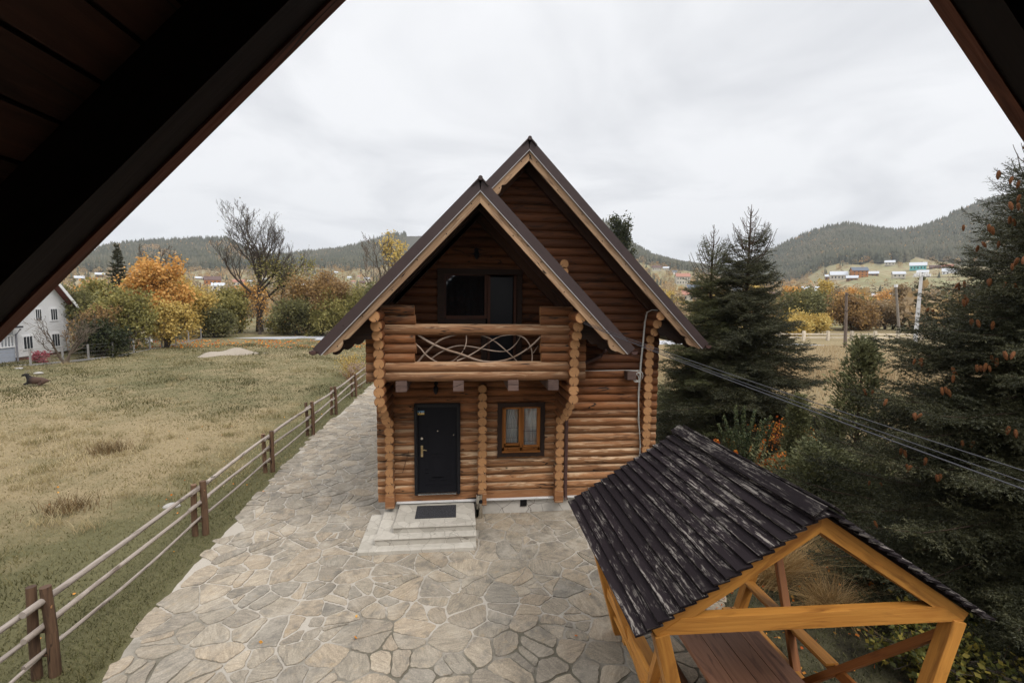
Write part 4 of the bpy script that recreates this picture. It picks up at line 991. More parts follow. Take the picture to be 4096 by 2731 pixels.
strip('road', [(x, y-2.5) for x, y in RC], [(x, y+2.5) for x, y in RC], G+.03, q.m)
# ---------------------------------------------------------------- vegetation tools
BARK = flat('grey_brown_bark', (.13, .10, .075), .9, 0, .35, 9)
BARKD = flat('dark_bark', (.075, .058, .045), .9, 0, .3, 9)
BARKS = flat('spruce_bark', (.085, .055, .038), .9, 0, .3, 9)
BIRCH = flat('birch_bark', (.52, .49, .45), .8, 0, .3, 5)
L_OR = leafmat('orange_leaves', (.46, .20, .045), (.68, .36, .10), (.72, .48, .16), big=.5)
L_YE = leafmat('yellow_leaves', (.36, .26, .07), (.64, .45, .13), (.44, .38, .14), big=.5)
L_YG = leafmat('yellow_green_leaves', (.14, .135, .045), (.29, .26, .085), (.48, .40, .13), big=.5)
L_OL = leafmat('olive_leaves', (.085, .085, .035), (.17, .165, .065), (.29, .26, .10), big=.6)
L_RU = leafmat('rust_brown_leaves', (.16, .10, .05), (.30, .185, .08), (.50, .31, .10), big=.6)
L_TA = leafmat('tan_sparse_leaves', (.20, .14, .075), (.33, .235, .13), (.42, .30, .15), big=.5)
L_SP = leafmat('spruce_needles', (.015, .017, .008), (.055, .056, .026), (.165, .155, .075), trans=.15, rough=.5, big=1.2)
L_SY = leafmat('light_spruce_needles', (.045, .052, .02), (.10, .105, .042), (.19, .18, .075), trans=.2, rough=.5, big=1.0)
L_TH = leafmat('thuja_leaves', (.06, .07, .03), (.15, .155, .07), (.28, .27, .12), trans=.2, big=1.5)
L_DK = leafmat('dark_green_leaves', (.012, .018, .008), (.04, .05, .018), (.10, .09, .03), big=.8)
def nrm3(a): return a/np.maximum(1e-9, np.linalg.norm(a, axis=-1, keepdims=True))
def skel(rng, h, R, maxl=3, kids=(7, 5, 4), spread=.85, up=.25, cb=.25, wig=.22, tr=None, lean=(0, 0), stems=1):
    out = []
    def go(p, d, L, r, lvl):
        n = 6 if lvl < 2 else 4; pts = [p]
        for i in range(n):
            d = d+rng.normal(0, wig*((.22 if stems == 1 else .5) if lvl == 0 else 1), 3)+np.array([0, 0, up*(.15+.12*lvl)]); d = d/np.linalg.norm(d); p = p+d*L/n; pts.append(p)
        out.append((np.array(pts), r, r*(.30 if lvl == 0 else .4), lvl))
        if lvl < maxl:
            k = kids[lvl]
            for j in range(k):
                t = (cb if lvl == 0 else .25)+(1-(cb if lvl == 0 else .25))*((j+rng.random())/k); i = min(n-1, int(t*n)); q = pts[i]+(pts[i+1]-pts[i])*(t*n-i)
                dd = pts[i+1]-pts[i]; dd = dd/np.linalg.norm(dd); rv = rng.normal(0, 1, 3); sd_ = np.cross(dd, rv); sd_ /= np.linalg.norm(sd_)
                a = spread*rng.uniform(.7, 1.25); nd = dd*math.cos(a)+sd_*math.sin(a)
                go(q, nd, L*rng.uniform(.48, .72)*(1.15-.55*t if lvl == 0 else 1-.35*t), r*(1-.65*t)*.62, lvl+1)
    for s_ in range(stems):
        d0 = np.array([lean[0], lean[1], 1.])+(rng.normal(0, .35, 3)*[1, 1, 0] if stems > 1 else 0)
        go(np.array([rng.normal(0, .08), rng.normal(0, .08), 0]) if stems > 1 else np.zeros(3), d0, h*.8, tr or h*.022, 0)
    A = np.concatenate([o[0] for o in out]); zm = A[:, 2].max(); hd = np.sqrt((A[:, :2]**2).sum(1)); rm = np.percentile(hd, 90)
    for o in out: o[0][:, 2] *= h/zm; o[0][:, :2] *= R/rm
    return out
def skel_mesh(name, sk_, mat, parent, base, minr=.004):
    V = []; F = []; 
    for pts, r0, r1, l in sk_:
        n = 8 if l == 0 else (5 if l == 1 else 3); m = len(pts); d = np.gradient(pts, axis=0); d = nrm3(d); up = np.where(np.abs(d[:, 2:3]) < .9, [[0, 0, 1.]], [[1., 0, 0]]); e2 = nrm3(np.cross(d, up)); e1 = np.cross(e2, d)
        rad = np.maximum(minr, r0+(r1-r0)*np.linspace(0, 1, m)); 
        if l == 0: rad = rad.copy(); rad[0] *= 1.35
        th = np.arange(n)*2*PI/n; o = sum(len(v) for v in V) if False else OFF[0]
        ring = pts[:, None, :]+rad[:, None, None]*(np.cos(th)[None, :, None]*e1[:, None, :]+np.sin(th)[None, :, None]*e2[:, None, :])
        V.append(ring.reshape(-1, 3)); i = np.arange(m-1)[:, None]*n; j = np.arange(n)[None, :]; k = (j+1) % n
        F.append(np.stack([i+j, i+k, i+n+k, i+n+j], -1).reshape(-1, 4)+o); OFF[0] += m*n
    OFF[0] = 0
    return npmesh(name, np.concatenate(V)+np.array(base), np.concatenate(F)[:, ::-1], mat, parent=parent, smooth=True, loc=base)
OFF = [0]
def leaves(C, size, rng, elong=1.5, flatz=0.):
    n = len(C); a = rng.normal(0, 1, (n, 3)); a[:, 2] *= (1-flatz); a = nrm3(a); b = nrm3(np.cross(a, rng.normal(0, 1, (n, 3)))); s_ = size*rng.uniform(.6, 1.35, (n, 1))
    V = np.stack([C-a*s_*elong*.5, C+b*s_*.5, C+a*s_*elong*.5, C-b*s_*.5], 1).reshape(-1, 3); F = np.arange(4*n).reshape(n, 4)
    r = np.repeat(np.clip(rng.random(n), 0, 1), 4); return V, F, r
def leafpts(sk_, n, rng, lv, sig):
    P = [o for o in sk_ if o[3] >= lv]; Ls = np.array([np.linalg.norm(o[0][-1]-o[0][0]) for o in P]); pr = Ls/Ls.sum(); idx = rng.choice(len(P), n, p=pr); t = rng.random(n)**.7
    C = np.empty((n, 3))
    for q in range(n):
        pts = P[idx[q]][0]; u = t[q]*(len(pts)-1); i = min(len(pts)-2, int(u)); C[q] = pts[i]+(pts[i+1]-pts[i])*(u-i)
    return C+rng.normal(0, sig, (n, 3))
def deci(name, pos, h, R, seed, nl, ls, lmat, bark, label, cat, group=None, cb=.22, maxl=3, kids=(8, 5, 4), spread=.85, up=.25, sig=None, lv=2, stems=1, tr=None, lean=(0, 0), wig=.22, minr=.006):
    rng = np.random.default_rng(seed); t = thing(name, pos, label, cat, group)
    s_ = skel(rng, h, R, maxl, kids, spread, up, cb, wig, tr, lean, stems); skel_mesh('trunk', s_, bark, t, pos, minr)
    if nl:
        C = leafpts(s_, nl, rng, lv, sig or R*.10); C[:, 2] = np.maximum(C[:, 2], .05); V, F, r = leaves(C, ls, rng)
        npmesh('crown', V+np.array(pos), F, lmat, att=r, parent=t, loc=pos)
    return t
def spruce(name, pos, H, Rb, seed, label, group=None, whorl=.30, nb=6, twig=.085, nl=.022, npt=9, mat=None, bark=None, h0=.3, topbare=1.2, droop=.25, nw=.0035, pw=.85, azr=None, sub=1., wid=1., tall=0):
    rng = np.random.default_rng(seed); mat = mat or L_SP; t = thing(name, pos, label, 'spruce tree', group); base = np.array(pos)
    P = []; D = []; Lg = []; polys = [(np.array([[0, 0, 0], [.02, 0, H*.35], [0, .02, H*.7], [0, 0, H]]), H*.014+.02, .008, 0)]
    h = h0
    while h < H-.12:
        f = h/H; k = nb if f < .85 else 5
        for j in range(k):
            az = rng.uniform(0, 2*PI) if azr is None else rng.uniform(*azr)
            az = 2*PI*(j+rng.uniform(-.3, .3))/k+h*2.4 if azr is None else az
            L = (Rb*(1-f)**pw*rng.uniform(.72, 1.12)+.10)
            el = math.radians(-6+f*f*58+rng.uniform(-13, 15)); 
            if h > H-topbare: el = math.radians(58+rng.uniform(-8, 10)); L = max(.12, (H-h)*rng.uniform(.55, .75))
            hj = h+rng.uniform(-.5, .5)*whorl; n = 7; pts = [np.array([0, 0, max(.08, hj)])]; d = np.array([math.cos(az)*math.cos(el), math.sin(az)*math.cos(el), math.sin(el)])
            bare = h > H-topbare
            for i in range(n):
                u = (i+.5)/n; dd = d.copy()
                if bare: dd[2] += (u-.55)*1.6
                else: dd[2] += -droop*(1-abs(2*u-1))*1.0+droop*1.3*max(0, u-.6)
                dd += rng.normal(0, .05, 3); dd /= np.linalg.norm(dd); pts.append(pts[-1]+dd*L/n)
            pts = np.array(pts); polys.append((pts, .005+L*.0062+(.004 if bare else 0), .003+(.003 if bare else 0), 2))
            side = np.array([-math.sin(az), math.cos(az), 0.])
            seglen = L/n
            # needles on the branch itself
            for i in range(1 if not bare else (7 if h > H-topbare*.62 or rng.random() < .5 else 3), n):
                v = pts[i+1]-pts[i]; P.append(pts[i]); D.append(v/np.linalg.norm(v)); Lg.append(seglen*1.05)
            if bare and (h > H-topbare*.55 or rng.random() < .6): continue
            m = max(2, int((L*.9)/twig))
            for q_ in range(m):
                u = .12+.86*(q_+rng.random()*.6)/m; i = min(n-1, int(u*n)); p0 = pts[i]+(pts[i+1]-pts[i])*(u*n-i); v = pts[i+1]-pts[i]; v = v/np.linalg.norm(v)
                for s_ in ((-1, 1) if rng.random() < .45 else (-1, 0, 1)):
                    tl = min(.75, (.10+(1-u)*L*.42))*rng.uniform(.7, 1.15)*wid; a = math.radians(rng.uniform(38, 58)); td = v*math.cos(a)+side*s_*math.sin(a)+(np.array([0, 0, rng.uniform(-.2, .75)]) if s_ == 0 else 0); td[2] += rng.uniform(-.42, .16); td /= np.linalg.norm(td)
                    ns = max(1, int(tl/.11)); pp = p0
                    for z_ in range(ns):
                        P.append(pp); D.append(td.copy()); Lg.append(tl/ns*1.1)
                        if tl > .2 and rng.random() < .9*sub:
                            for s2 in (-1, 1):
                                sd2 = np.cross(td, [0, 0, 1.]); sd2 /= max(1e-6, np.linalg.norm(sd2)); b = td*.65+sd2*s2*.75+rng.normal(0, .12, 3)+np.array([0, 0, -.10]); b /= np.linalg.norm(b); P.append(pp+td*tl/ns*.5); D.append(b); Lg.append(rng.uniform(.05, .11)+.10*tl*(1-z_/ns))
                        pp = pp+td*tl/ns; td[2] += rng.uniform(-.10, .10); td /= np.linalg.norm(td)
        h += whorl*rng.uniform(.75, 1.2)*(1.25-.45*f)
    skel_mesh('trunk', polys, bark or BARKS, t, pos, .003)
    P = np.array(P); D = np.array(D); Lg = np.array(Lg); N = len(P); 
    k = npt; tt = (np.arange(k)[None, :]+rng.random((N, k)))/k
    B = P[:, None, :]+D[:, None, :]*(tt*Lg[:, None])[:, :, None]
    rv = rng.normal(0, 1, (N, k, 3)); rad = nrm3(rv-(rv*D[:, None, :]).sum(-1, keepdims=True)*D[:, None, :]); nd = nrm3(D[:, None, :]*.75+rad*.8)
    ln = nl*rng.uniform(.75, 1.25, (N, k, 1)); wv_ = nrm3(np.cross(nd, rng.normal(0, 1, (N, k, 3))))*nw
    tip = B+nd*ln*1.0; V = np.stack([B-wv_, B+wv_, tip], 2).reshape(-1, 3)+base; F = np.arange(len(V)).reshape(-1, 3)
    shade = np.repeat(np.clip(rng.random(N)*.75+rng.random()*.1, 0, 1), k*3); shade = np.clip(shade+.18*(tt.repeat(3, 1).reshape(-1)-.3), 0, 1)
    npmesh('foliage', V, F, mat, att=shade, parent=t, loc=pos)
    return t, P+base, D
# ---------------------------------------------------------------- conifers on the right
spruce('spruce_tree', (11.25, 5.0, G), 8.05, 4.0, 21, 'tall dark spruce with bare red tip just right of the log cabin', whorl=.20, nb=9, twig=.085, nl=.042, npt=8, nw=.0075, h0=.25, topbare=2.1, droop=.22, pw=1.2)
spruce('spruce_tree', (10.45, 5.9, G), 7.5, 2.7, 22, 'lighter yellow green spruce growing against the left of the dark one', whorl=.22, nb=8, twig=.09, nl=.042, npt=7, nw=.0075, mat=L_SY, topbare=2.0, droop=.1, pw=.9)
SPT, SP_P, SP_D = spruce('spruce_tree', (10.55, -4.55, G), 8.1, 4.35, 23, 'big dark spruce full of brown cones at the right edge', whorl=.185, nb=10, twig=.068, nl=.032, npt=11, nw=.0062, h0=.35, topbare=.7, droop=.28, pw=.92, wid=1.0)
spruce('spruce_tree', (13.9, -1.0, G), 8.6, 3.3, 24, 'second dark spruce standing behind the coned one at the right edge', whorl=.27, nb=7, twig=.09, nl=.036, npt=8, nw=.0048, droop=.3)
spruce('spruce_tree', (9.35, -6.75, G), 1.9, 1.7, 25, 'low dark spruce filling the bottom right corner', whorl=.15, nb=8, twig=.06, nl=.028, npt=11, nw=.0034, h0=.1, topbare=.3, droop=.25, pw=.7)
# cones hanging from the big spruce
q = M('brown_cone', .6); vq = q.n('ShaderNodeTexVoronoi', {'Vector': q.mapv(q.obj(), (55, 55, 42))}); q.base(q.mix(q.rng(vq.outputs['Distance'], .15, .7), (.55, .22, .06), (.10, .03, .012))); q.bump(vq.outputs['Distance'], 1., .01)
def cone_mesh():
    mb = MB(); n = 11; V = []; F = []; k = 10
    for i in range(n+1):
        t = i/n; r = .0215*math.sin(PI*min(1, .12+t*.86))**.6*(1+.16*(i % 2)); 
        for j in range(k):
            a = 2*PI*(j+.5*(i % 2))/k; V.append((r*math.cos(a), r*math.sin(a), -.118*t))
    for i in range(n):
        for j in range(k): F.append((i*k+j, (i+1)*k+j, (i+1)*k+(j+1) % k, i*k+(j+1) % k))
    return V, F
V, F = cone_mesh(); V = np.array(V); rngc = np.random.default_rng(3)
cd_ = SP_P-np.array(CAM); az_ = np.degrees(np.arctan2(cd_[:, 0], cd_[:, 1])); rr_ = np.hypot(SP_P[:, 0]-10.55, SP_P[:, 1]+4.55); hz = SP_P[:, 2]
edge = rr_/(4.35*np.maximum(.05, 1-hz/8.0)**.78+.1)
ok = np.where((hz > 1.6) & (edge > .82) & (cd_[:, 1]*np.cos(.111)+cd_[:, 0]*np.sin(.111) > 1) & (az_ > 30) & (az_ < 62))[0]
dd3 = np.linalg.norm(cd_, axis=1); el_ = np.degrees(np.arcsin(cd_[:, 2]/dd3)); kb = {}
for i_ in np.argsort(-dd3): kb[(int(az_[i_]/.55), int(el_[i_]/.55))] = i_
outer = np.zeros(len(SP_P), bool); outer[list(kb.values())] = True; ok = np.where((hz > 1.5) & (edge > .55) & (az_ > 30) & (az_ < 55) & outer & (cd_[:, 1] > 1))[0]
wgt = (hz[ok]-.8)**1.6*(1-(SP_P[ok, 1]+4.55)/6).clip(.1); dirn = np.stack([SP_P[ok, 0]-10.55, SP_P[ok, 1]+4.55], 1); dirn /= np.linalg.norm(dirn, axis=1, keepdims=True); wgt = wgt*np.clip(dirn@np.array([-.84, -.55])+.3, .0001, 1); wgt /= wgt.sum(); first = None; cnt = 0
for c0 in rngc.choice(ok, 56, replace=False, p=wgt):
    for k in range(int(rngc.choice([1, 2, 3, 2]))):
        if cnt >= 96: break
        orad = np.array([SP_P[c0][0]-10.55, SP_P[c0][1]+4.55, 0]); orad /= np.linalg.norm(orad); p = SP_P[c0]+SP_D[c0]*.06+orad*rngc.uniform(.04, .12)+rngc.normal(0, .05, 3)*[1, 1, .35]+[0, 0, -.03]
        if first is None:
            o_ = first = npmesh('cone', V, [f for f in F], q.m, smooth=False); first.parent = SPT; first.matrix_parent_inverse = Matrix.Translation(-Vector(SPT.location))
        else: o_ = first.copy(); COL.objects.link(o_)
        o_.location = p; o_.rotation_euler = (rngc.normal(0, .25), rngc.normal(0, .25), rngc.random()*6); s_ = rngc.uniform(.8, 1.1); o_.scale = (s_, s_, s_); cnt += 1
# thuja and juniper: upright sprays on a cone
def thuja(name, pos, h, R, seed, n, size, mat, label, cat, shape=1.0, base_h=.12):
    rng = np.random.default_rng(seed); t = thing(name, pos, label, cat)
    polys = [(np.array([[0, 0, 0], [.01, 0, h*.5], [0, 0, h*.96]]), h*.014+.01, .006, 0)]
    nb = int(60*h); C = []; Dv = []
    for i in range(nb):
        f = base_h+(1-base_h)*rng.random()**1.15*.97; az = rng.random()*2*PI; lump = 1+.18*math.sin(az*3+f*9+seed)+.12*math.sin(az*5-f*17); L = R*lump*((1-f)**shape*1.05+.05)*rng.uniform(.75, 1.1)
        z0 = f*h-L*.45; d = np.array([math.cos(az), math.sin(az), .75]); p0 = np.array([0, 0, max(.05, z0)]); p1 = p0+d*L/np.linalg.norm(d[:2]); polys.append((np.array([p0, (p0+p1)/2-[0, 0, L*.05], p1]), .008, .003, 2))
        m = int(n/nb); u = rng.uniform(.35, 1.05, m)[:, None]; C.append(p0+(p1-p0)*u+rng.normal(0, .055*R+.02, (m, 3))); Dv.append(np.repeat((d/np.linalg.norm(d))[None], m, 0))
    C = np.concatenate(C); Dv = np.concatenate(Dv); N = len(C); a = nrm3(Dv+rng.normal(0, .38, (N, 3))); b = nrm3(np.cross(a, rng.normal(0, 1, (N, 3)))); s_ = size*rng.uniform(.5, 1.3, (N, 1))
    V = np.stack([C-a*s_*.9, C+b*s_*.35-a*s_*.1, C+a*s_*1.1, C-b*s_*.35-a*s_*.1], 1).reshape(-1, 3)+np.array(pos); cl = np.repeat(rng.random(N), 4)
    skel_mesh('trunk', polys, BARKS, t, pos, .003); npmesh('foliage', V, np.arange(4*N).reshape(N, 4), mat, att=cl, parent=t, loc=pos); return t
thuja('thuja_tree', (11.6, .5, G), 3.95, 1.15, 31, 13000, .055, L_TH, 'light green thuja tree between the two dark spruces, behind the wires', 'thuja', .75)
thuja('thuja_tree', (10.15, .75, G), 2.5, .42, 32, 12000, .04, L_TH, 'slim dark green columnar thuja right of the orange barberry', 'thuja', .55)
thuja('juniper_shrub', (9.3, -1.1, G), 1.7, 1.15, 33, 15000, .05, L_TH, 'wide loose olive green juniper in front of the coned spruce', 'juniper', .55, .05)
# ---------------------------------------------------------------- barberry, shrub and grasses behind the pavilion
BG = leafmat('barberry_green', (.04, .06, .03), (.09, .115, .05), (.16, .17, .07)); BO = leafmat('barberry_orange', (.45, .06, .015), (.80, .25, .03), (.85, .46, .09))
bp_ = (8.95, 1.15, G); bt = thing('barberry_bush', bp_, 'barberry bush with orange lower twigs and upright green stems behind the pavilion roof', 'bush')
rng = np.random.default_rng(8); CG = []; CO = []; pol = []
for i in range(64):
    low = i >= 26; az = rng.random()*2*PI; L = rng.uniform(1.3, 2.05) if not low else rng.uniform(1.0, 1.6); out_ = rng.uniform(.1, .45) if not low else rng.uniform(.8, 1.9); pts = [np.array([rng.normal(0, .12), rng.normal(0, .12), 0])]
    for k in range(8):
        u = k/8; d = np.array([math.cos(az)*out_*(1-.35*u), math.sin(az)*out_*(1-.35*u), 1-.2*u]); pts.append(pts[-1]+d/np.linalg.norm(d)*L/8)
    pts = np.array(pts); pol.append((pts, .008, .003, 2)); m = 420 if not low else 420; u = rng.uniform(.18, 1, m)*8; ii = np.minimum(7, u.astype(int)); C = pts[ii]+(pts[ii+1]-pts[ii])*(u-ii)[:, None]; a = nrm3(rng.normal(0, 1, (m, 3)))*.038*rng.uniform(.5, 1.2, (m, 1)); (CO if low or False else CG).append(C+a)
skel_mesh('stems', pol, BARKD, bt, bp_, .003)
for nm, CC, m_ in (('green_leaves', CG, BG), ('orange_leaves', CO, BO)):
    V, F, r_ = leaves(np.concatenate(CC), (.034 if nm[0] == 'g' else .062), rng, 1.3); npmesh(nm, V+np.array(bp_), F, m_, att=r_, parent=bt, loc=bp_)
deci('berry_shrub', (11.1, 2.6, G), 1.3, .8, 77, 900, .05, BO, BARKD, 'small red leaved shrub half hidden behind the thuja', 'bush', maxl=2, kids=(8, 5), stems=4, sig=.1)
deci('leafy_shrub', (7.75, -5.3, G), .75, .75, 41, 3800, .05, leafmat('yellow_green_shrub_leaves', (.05, .06, .015), (.15, .15, .035), (.35, .27, .05)), BARKD, 'low yellow green shrub under the right post of the pavilion', 'bush', cb=.05, maxl=2, kids=(9, 6), stems=6, sig=.07, lv=1)
STRAW = leafmat('dry_straw', (.30, .16, .055), (.52, .33, .13), (.66, .47, .24), trans=.2)
def blades(C, h, w_, lean, rng, droop=.5, k=3):
    """curved blades as strips of k quads"""
    n = len(C); az = rng.random(n)*2*PI; d = np.stack([np.cos(az), np.sin(az), np.zeros(n)], 1); ln = lean*rng.uniform(.2, 1.2, n); H_ = h*rng.uniform(.6, 1.25, n); sd_ = np.stack([-np.sin(az), np.cos(az), np.zeros(n)], 1)
    aa = rng.random(n)*PI; sd_ = sd_*np.cos(aa)[:, None]+d*np.sin(aa)[:, None]
    rows = []
    for i in range(k+1):
        t = i/k; c = C+d*(ln*H_*t**1.6)[:, None]; c[:, 2] += H_*(t-droop*t*t*ln); wv_ = (w_*(1-t*.85)); rows += [c-sd_*np.reshape(wv_, (-1, 1)) if np.ndim(wv_) else c-sd_*wv_, c+sd_*wv_]
    V = np.stack(rows, 1); m = 2*(k+1); V = V.reshape(-1, 3); b = np.arange(n)[:, None]*m
    F = np.concatenate([b+np.array([[2*i, 2*i+1, 2*i+3, 2*i+2]]) for i in range(k)], 0).reshape(-1, 4); return V, F, m
for (x, y, lab, hh, ln_) in ((6.75, -3.15, 'golden bundle of dry ornamental grass bent to one side, seen through the pavilion', .95, 1.0), (7.25, -3.95, 'matted mound of dry straw coloured grass seen through the pavilion', .55, 1.6)):
    n = 900; C = np.stack([x+NR.normal(0, .10, n), y+NR.normal(0, .10, n), np.full(n, G)], 1); V, F, m = blades(C, hh, .0045, ln_, NR, .25, 5)
    if hh > .6: V[:, 0] += (V[:, 2]-G)*.55; V[:, 1] -= (V[:, 2]-G)*.25
    o_ = npmesh('ornamental_grass', V, F, STRAW, att=np.repeat(NR.random(n), m), loc=(x, y, G)); tag(o_, lab, 'grass clump')
# ---------------------------------------------------------------- meadow grass (left), tall dry grass (right), leaves
def pn(x, y): return .5+.5*(np.sin(x*.55+y*.21+np.sin(y*.4))*.4+np.sin(x*1.3-y*.9+2)*.3+np.sin(x*.21+y*.47+1)*.45)/1.0
GR = leafmat('meadow_grass_blades', (.07, .066, .024), (.19, .165, .067), (.36, .285, .145), (.56, .455, .27), trans=.3)
n = 150000; d_ = 3.+52*NR.random(n)**1.7; a_ = np.radians(NR.uniform(-46, 8, n)); x = CAM.x+d_*np.sin(a_); y = CAM.y+d_*np.cos(a_)
xl = -3.35-.0*y; edgej = np.array([interp(PLX, v)+jag(v, 0) if -13 < v < 17 else -3.3 for v in y]); keep = ((x < edgej-.02) | (y > 17.5)) & ~((x > -.6) & (y < 9)) & (np.abs(y-np.interp(x, [c[0] for c in RC], [c[1] for c in RC])) > 2.7); keep &= (y > -9.5)
x, y, d_ = x[keep], y[keep], d_[keep]; n = len(x); zz_ = np.array([G+hump(u, v) for u, v in zip(x, y)])
clp = pn(x*2.3, y*2.3); h_ = (.03+.11*clp**3+.03*NR.random(n)**2)*(1+d_/60); verge = (x > -4.4)&(y<14); h_[verge] *= .75
strawy = np.clip(.55*pn(x*.8, y*.8)+.5*np.exp(-((y-4.5-.25*(x+10))/5.)**2)+NR.normal(0, .16, n)-.12, 0, 1); strawy[verge] *= .8; strawy = np.where(y > 38, np.clip(strawy+.2, 0, 1), strawy)
V, F, m = blades(np.stack([x, y, zz_-.01], 1), 1., .0, 1.0, NR, .3, 2)
V = V.reshape(n, m, 3); base_ = V[:, :1].copy(); V = base_+(V-base_)*h_[:, None, None]; wd = (.004+.00045*d_)[:, None]; sdv = nrm3(NR.normal(0, 1, (n, 3))*[1, 1, .1]); 
for i in range(3): V[:, 2*i] -= sdv*wd*(1-i*.42); V[:, 2*i+1] += sdv*wd*(1-i*.42)
o_ = npmesh('meadow_grass', V.reshape(-1, 3), F, GR, att=np.repeat(strawy, m)); tag(o_, 'short mixed green and straw coloured meadow grass', 'grass', kind='stuff')
nv = 34000; y = -9+26*NR.random(nv)**1.2; x = NR.uniform(-4.6, -2.5, nv); lx_ = np.array([interp(PLX, v) for v in y]); kp = x < lx_+.03; x, y = x[kp], y[kp]; nv = len(x); V, F, m = blades(np.stack([x, y, np.full(nv, G-.01)], 1), .03+.05*NR.random(nv), .0045, 1.0, NR, .3, 2)
o_ = npmesh('verge_grass', V, F, leafmat('verge_grass_blades', (.045, .055, .016), (.12, .125, .04), (.27, .23, .10), trans=.3), att=np.repeat(np.clip(NR.normal(.45, .25, nv), 0, 1), m)); tag(o_, 'dense short grass along the left edge of the stone paving', 'grass', kind='stuff')
# taller tussocks
n = 900; cxs = NR.uniform(-26, -4.6, n); cys = NR.uniform(-7, 30, n); pr = np.exp(-((cys-4.5-.25*(cxs+10))/5.)**2)+.12; kk = NR.random(n) < pr; cxs, cys = cxs[kk], cys[kk]; C = []; hs = []; at_ = []
for u, v in zip(cxs, cys):
    m_ = NR.integers(25, 80); C.append(np.stack([u+NR.normal(0, .14, m_), v+NR.normal(0, .12, m_), np.full(m_, G)], 1)); tone = NR.random(); at_.append(np.clip(NR.normal(.35+.55*tone, .12, m_), 0, 1)); hs.append(np.full(m_, NR.uniform(.12, .30)))
C = np.concatenate(C); hs = np.concatenate(hs); at_ = np.concatenate(at_); V, F, m = blades(C, hs, .007, .9, NR, .3, 3); o_ = npmesh('grass_tussocks', V, F, GR, att=np.repeat(at_, m)); tag(o_, 'taller tufts of dry grass in a belt across the meadow', 'grass', kind='stuff')
# dark weedy clumps
WD = leafmat('dry_brown_weed', (.09, .06, .03), (.19, .125, .06), (.28, .19, .09), trans=.2)
for k, (u, v, hh) in enumerate(((-13.2, 2.4, .45), (-9.6, .7, .35), (-9.2, 5.2, .4), (-15.8, 6.8, .3), (-7.3, 1.0, .3))):
    n = 260; C = np.stack([u+NR.normal(0, .28, n), v+NR.normal(0, .2, n), np.full(n, G)], 1); V, F, m = blades(C, hh, .008, .7, NR, .2, 3)
    tag(npmesh('weed_clump', V, F, WD, att=np.repeat(NR.random(n), m), loc=(u, v, G)), ('darkest brown weed clump of the meadow, at its left', 'low brown weed clump in mid meadow', 'brown weed clump in the dry belt', 'far brown weed clump near the left of the dry belt', 'small brown weed clump nearest the rail fence')[k], 'weeds', 'brown weed clumps in the meadow')
DG = leafmat('tall_dry_grass_blades', (.20, .12, .055), (.46, .34, .19), (.60, .47, .30), trans=.3)
n = 90000; x = NR.uniform(9, 62, n); y = NR.uniform(4, 37.2, n); keep = (x > 12.5+.0*y) & (np.arctan2(x-CAM.x, y-CAM.y) < math.radians(56)); x, y = x[keep], y[keep]; n = len(x)
h_ = (.35+.55*pn(x, y))*NR.uniform(.6, 1.2, n)*np.where(y > 24, .42, 1); V, F, m = blades(np.stack([x, y, np.full(n, G)], 1), h_, .011, .5, NR, .2, 3)
o_ = npmesh('tall_dry_grass', V, F, DG, att=np.repeat(np.clip(.25+.6*pn(x*.7, y*.7)+NR.normal(0, .18, n), 0, 1), m)); tag(o_, 'tall pale dry grass field beyond the spruces', 'grass', kind='stuff')
n = 60000; x = NR.uniform(5.6, 13, n); y = NR.uniform(-9, 6, n); V, F, m = blades(np.stack([x, y, np.full(n, G)], 1), .02+.06*NR.random(n), .006, 1.1, NR, .3, 2)
YG = leafmat('yard_grass_blades', (.03, .034, .012), (.09, .095, .034), (.21, .18, .08), trans=.2); o_ = npmesh('yard_grass', V, F, YG, att=np.repeat(NR.random(n), m)); tag(o_, 'dark thin grass on the shaded yard under the spruces', 'grass', kind='stuff')
n = 2600; x = np.concatenate([NR.uniform(5.4, 11, 900), NR.uniform(-34, -6, 1400), NR.uniform(-9, -3.3, 60), NR.uniform(-3, 5, 90)]); y = np.concatenate([NR.uniform(-8, 3, 900), NR.uniform(36, 44, 1400), NR.uniform(-6, 10, 60), NR.uniform(-9, -2, 90)])
kp = (np.abs(y-np.interp(x, [c[0] for c in RC], [c[1] for c in RC])) > 2.6) & ~((x > -3) & (x < 5) & (NR.random(len(x)) < .85)); x, y = x[kp], y[kp]; n = len(x)
V, F, r_ = leaves(np.stack([x, y, np.full(n, G+.045)], 1), .05, NR, 1.3, .9); sz = np.where(y > 30, 2.6, .9); V = V.reshape(n, 4, 3); c_ = V.mean(1, keepdims=True); V = c_+(V-c_)*sz[:, None, None]
o_ = npmesh('fallen_leaves', V.reshape(-1, 3), F, BO, att=r_); tag(o_, 'scattered orange and brown fallen leaves', 'leaves', kind='stuff')
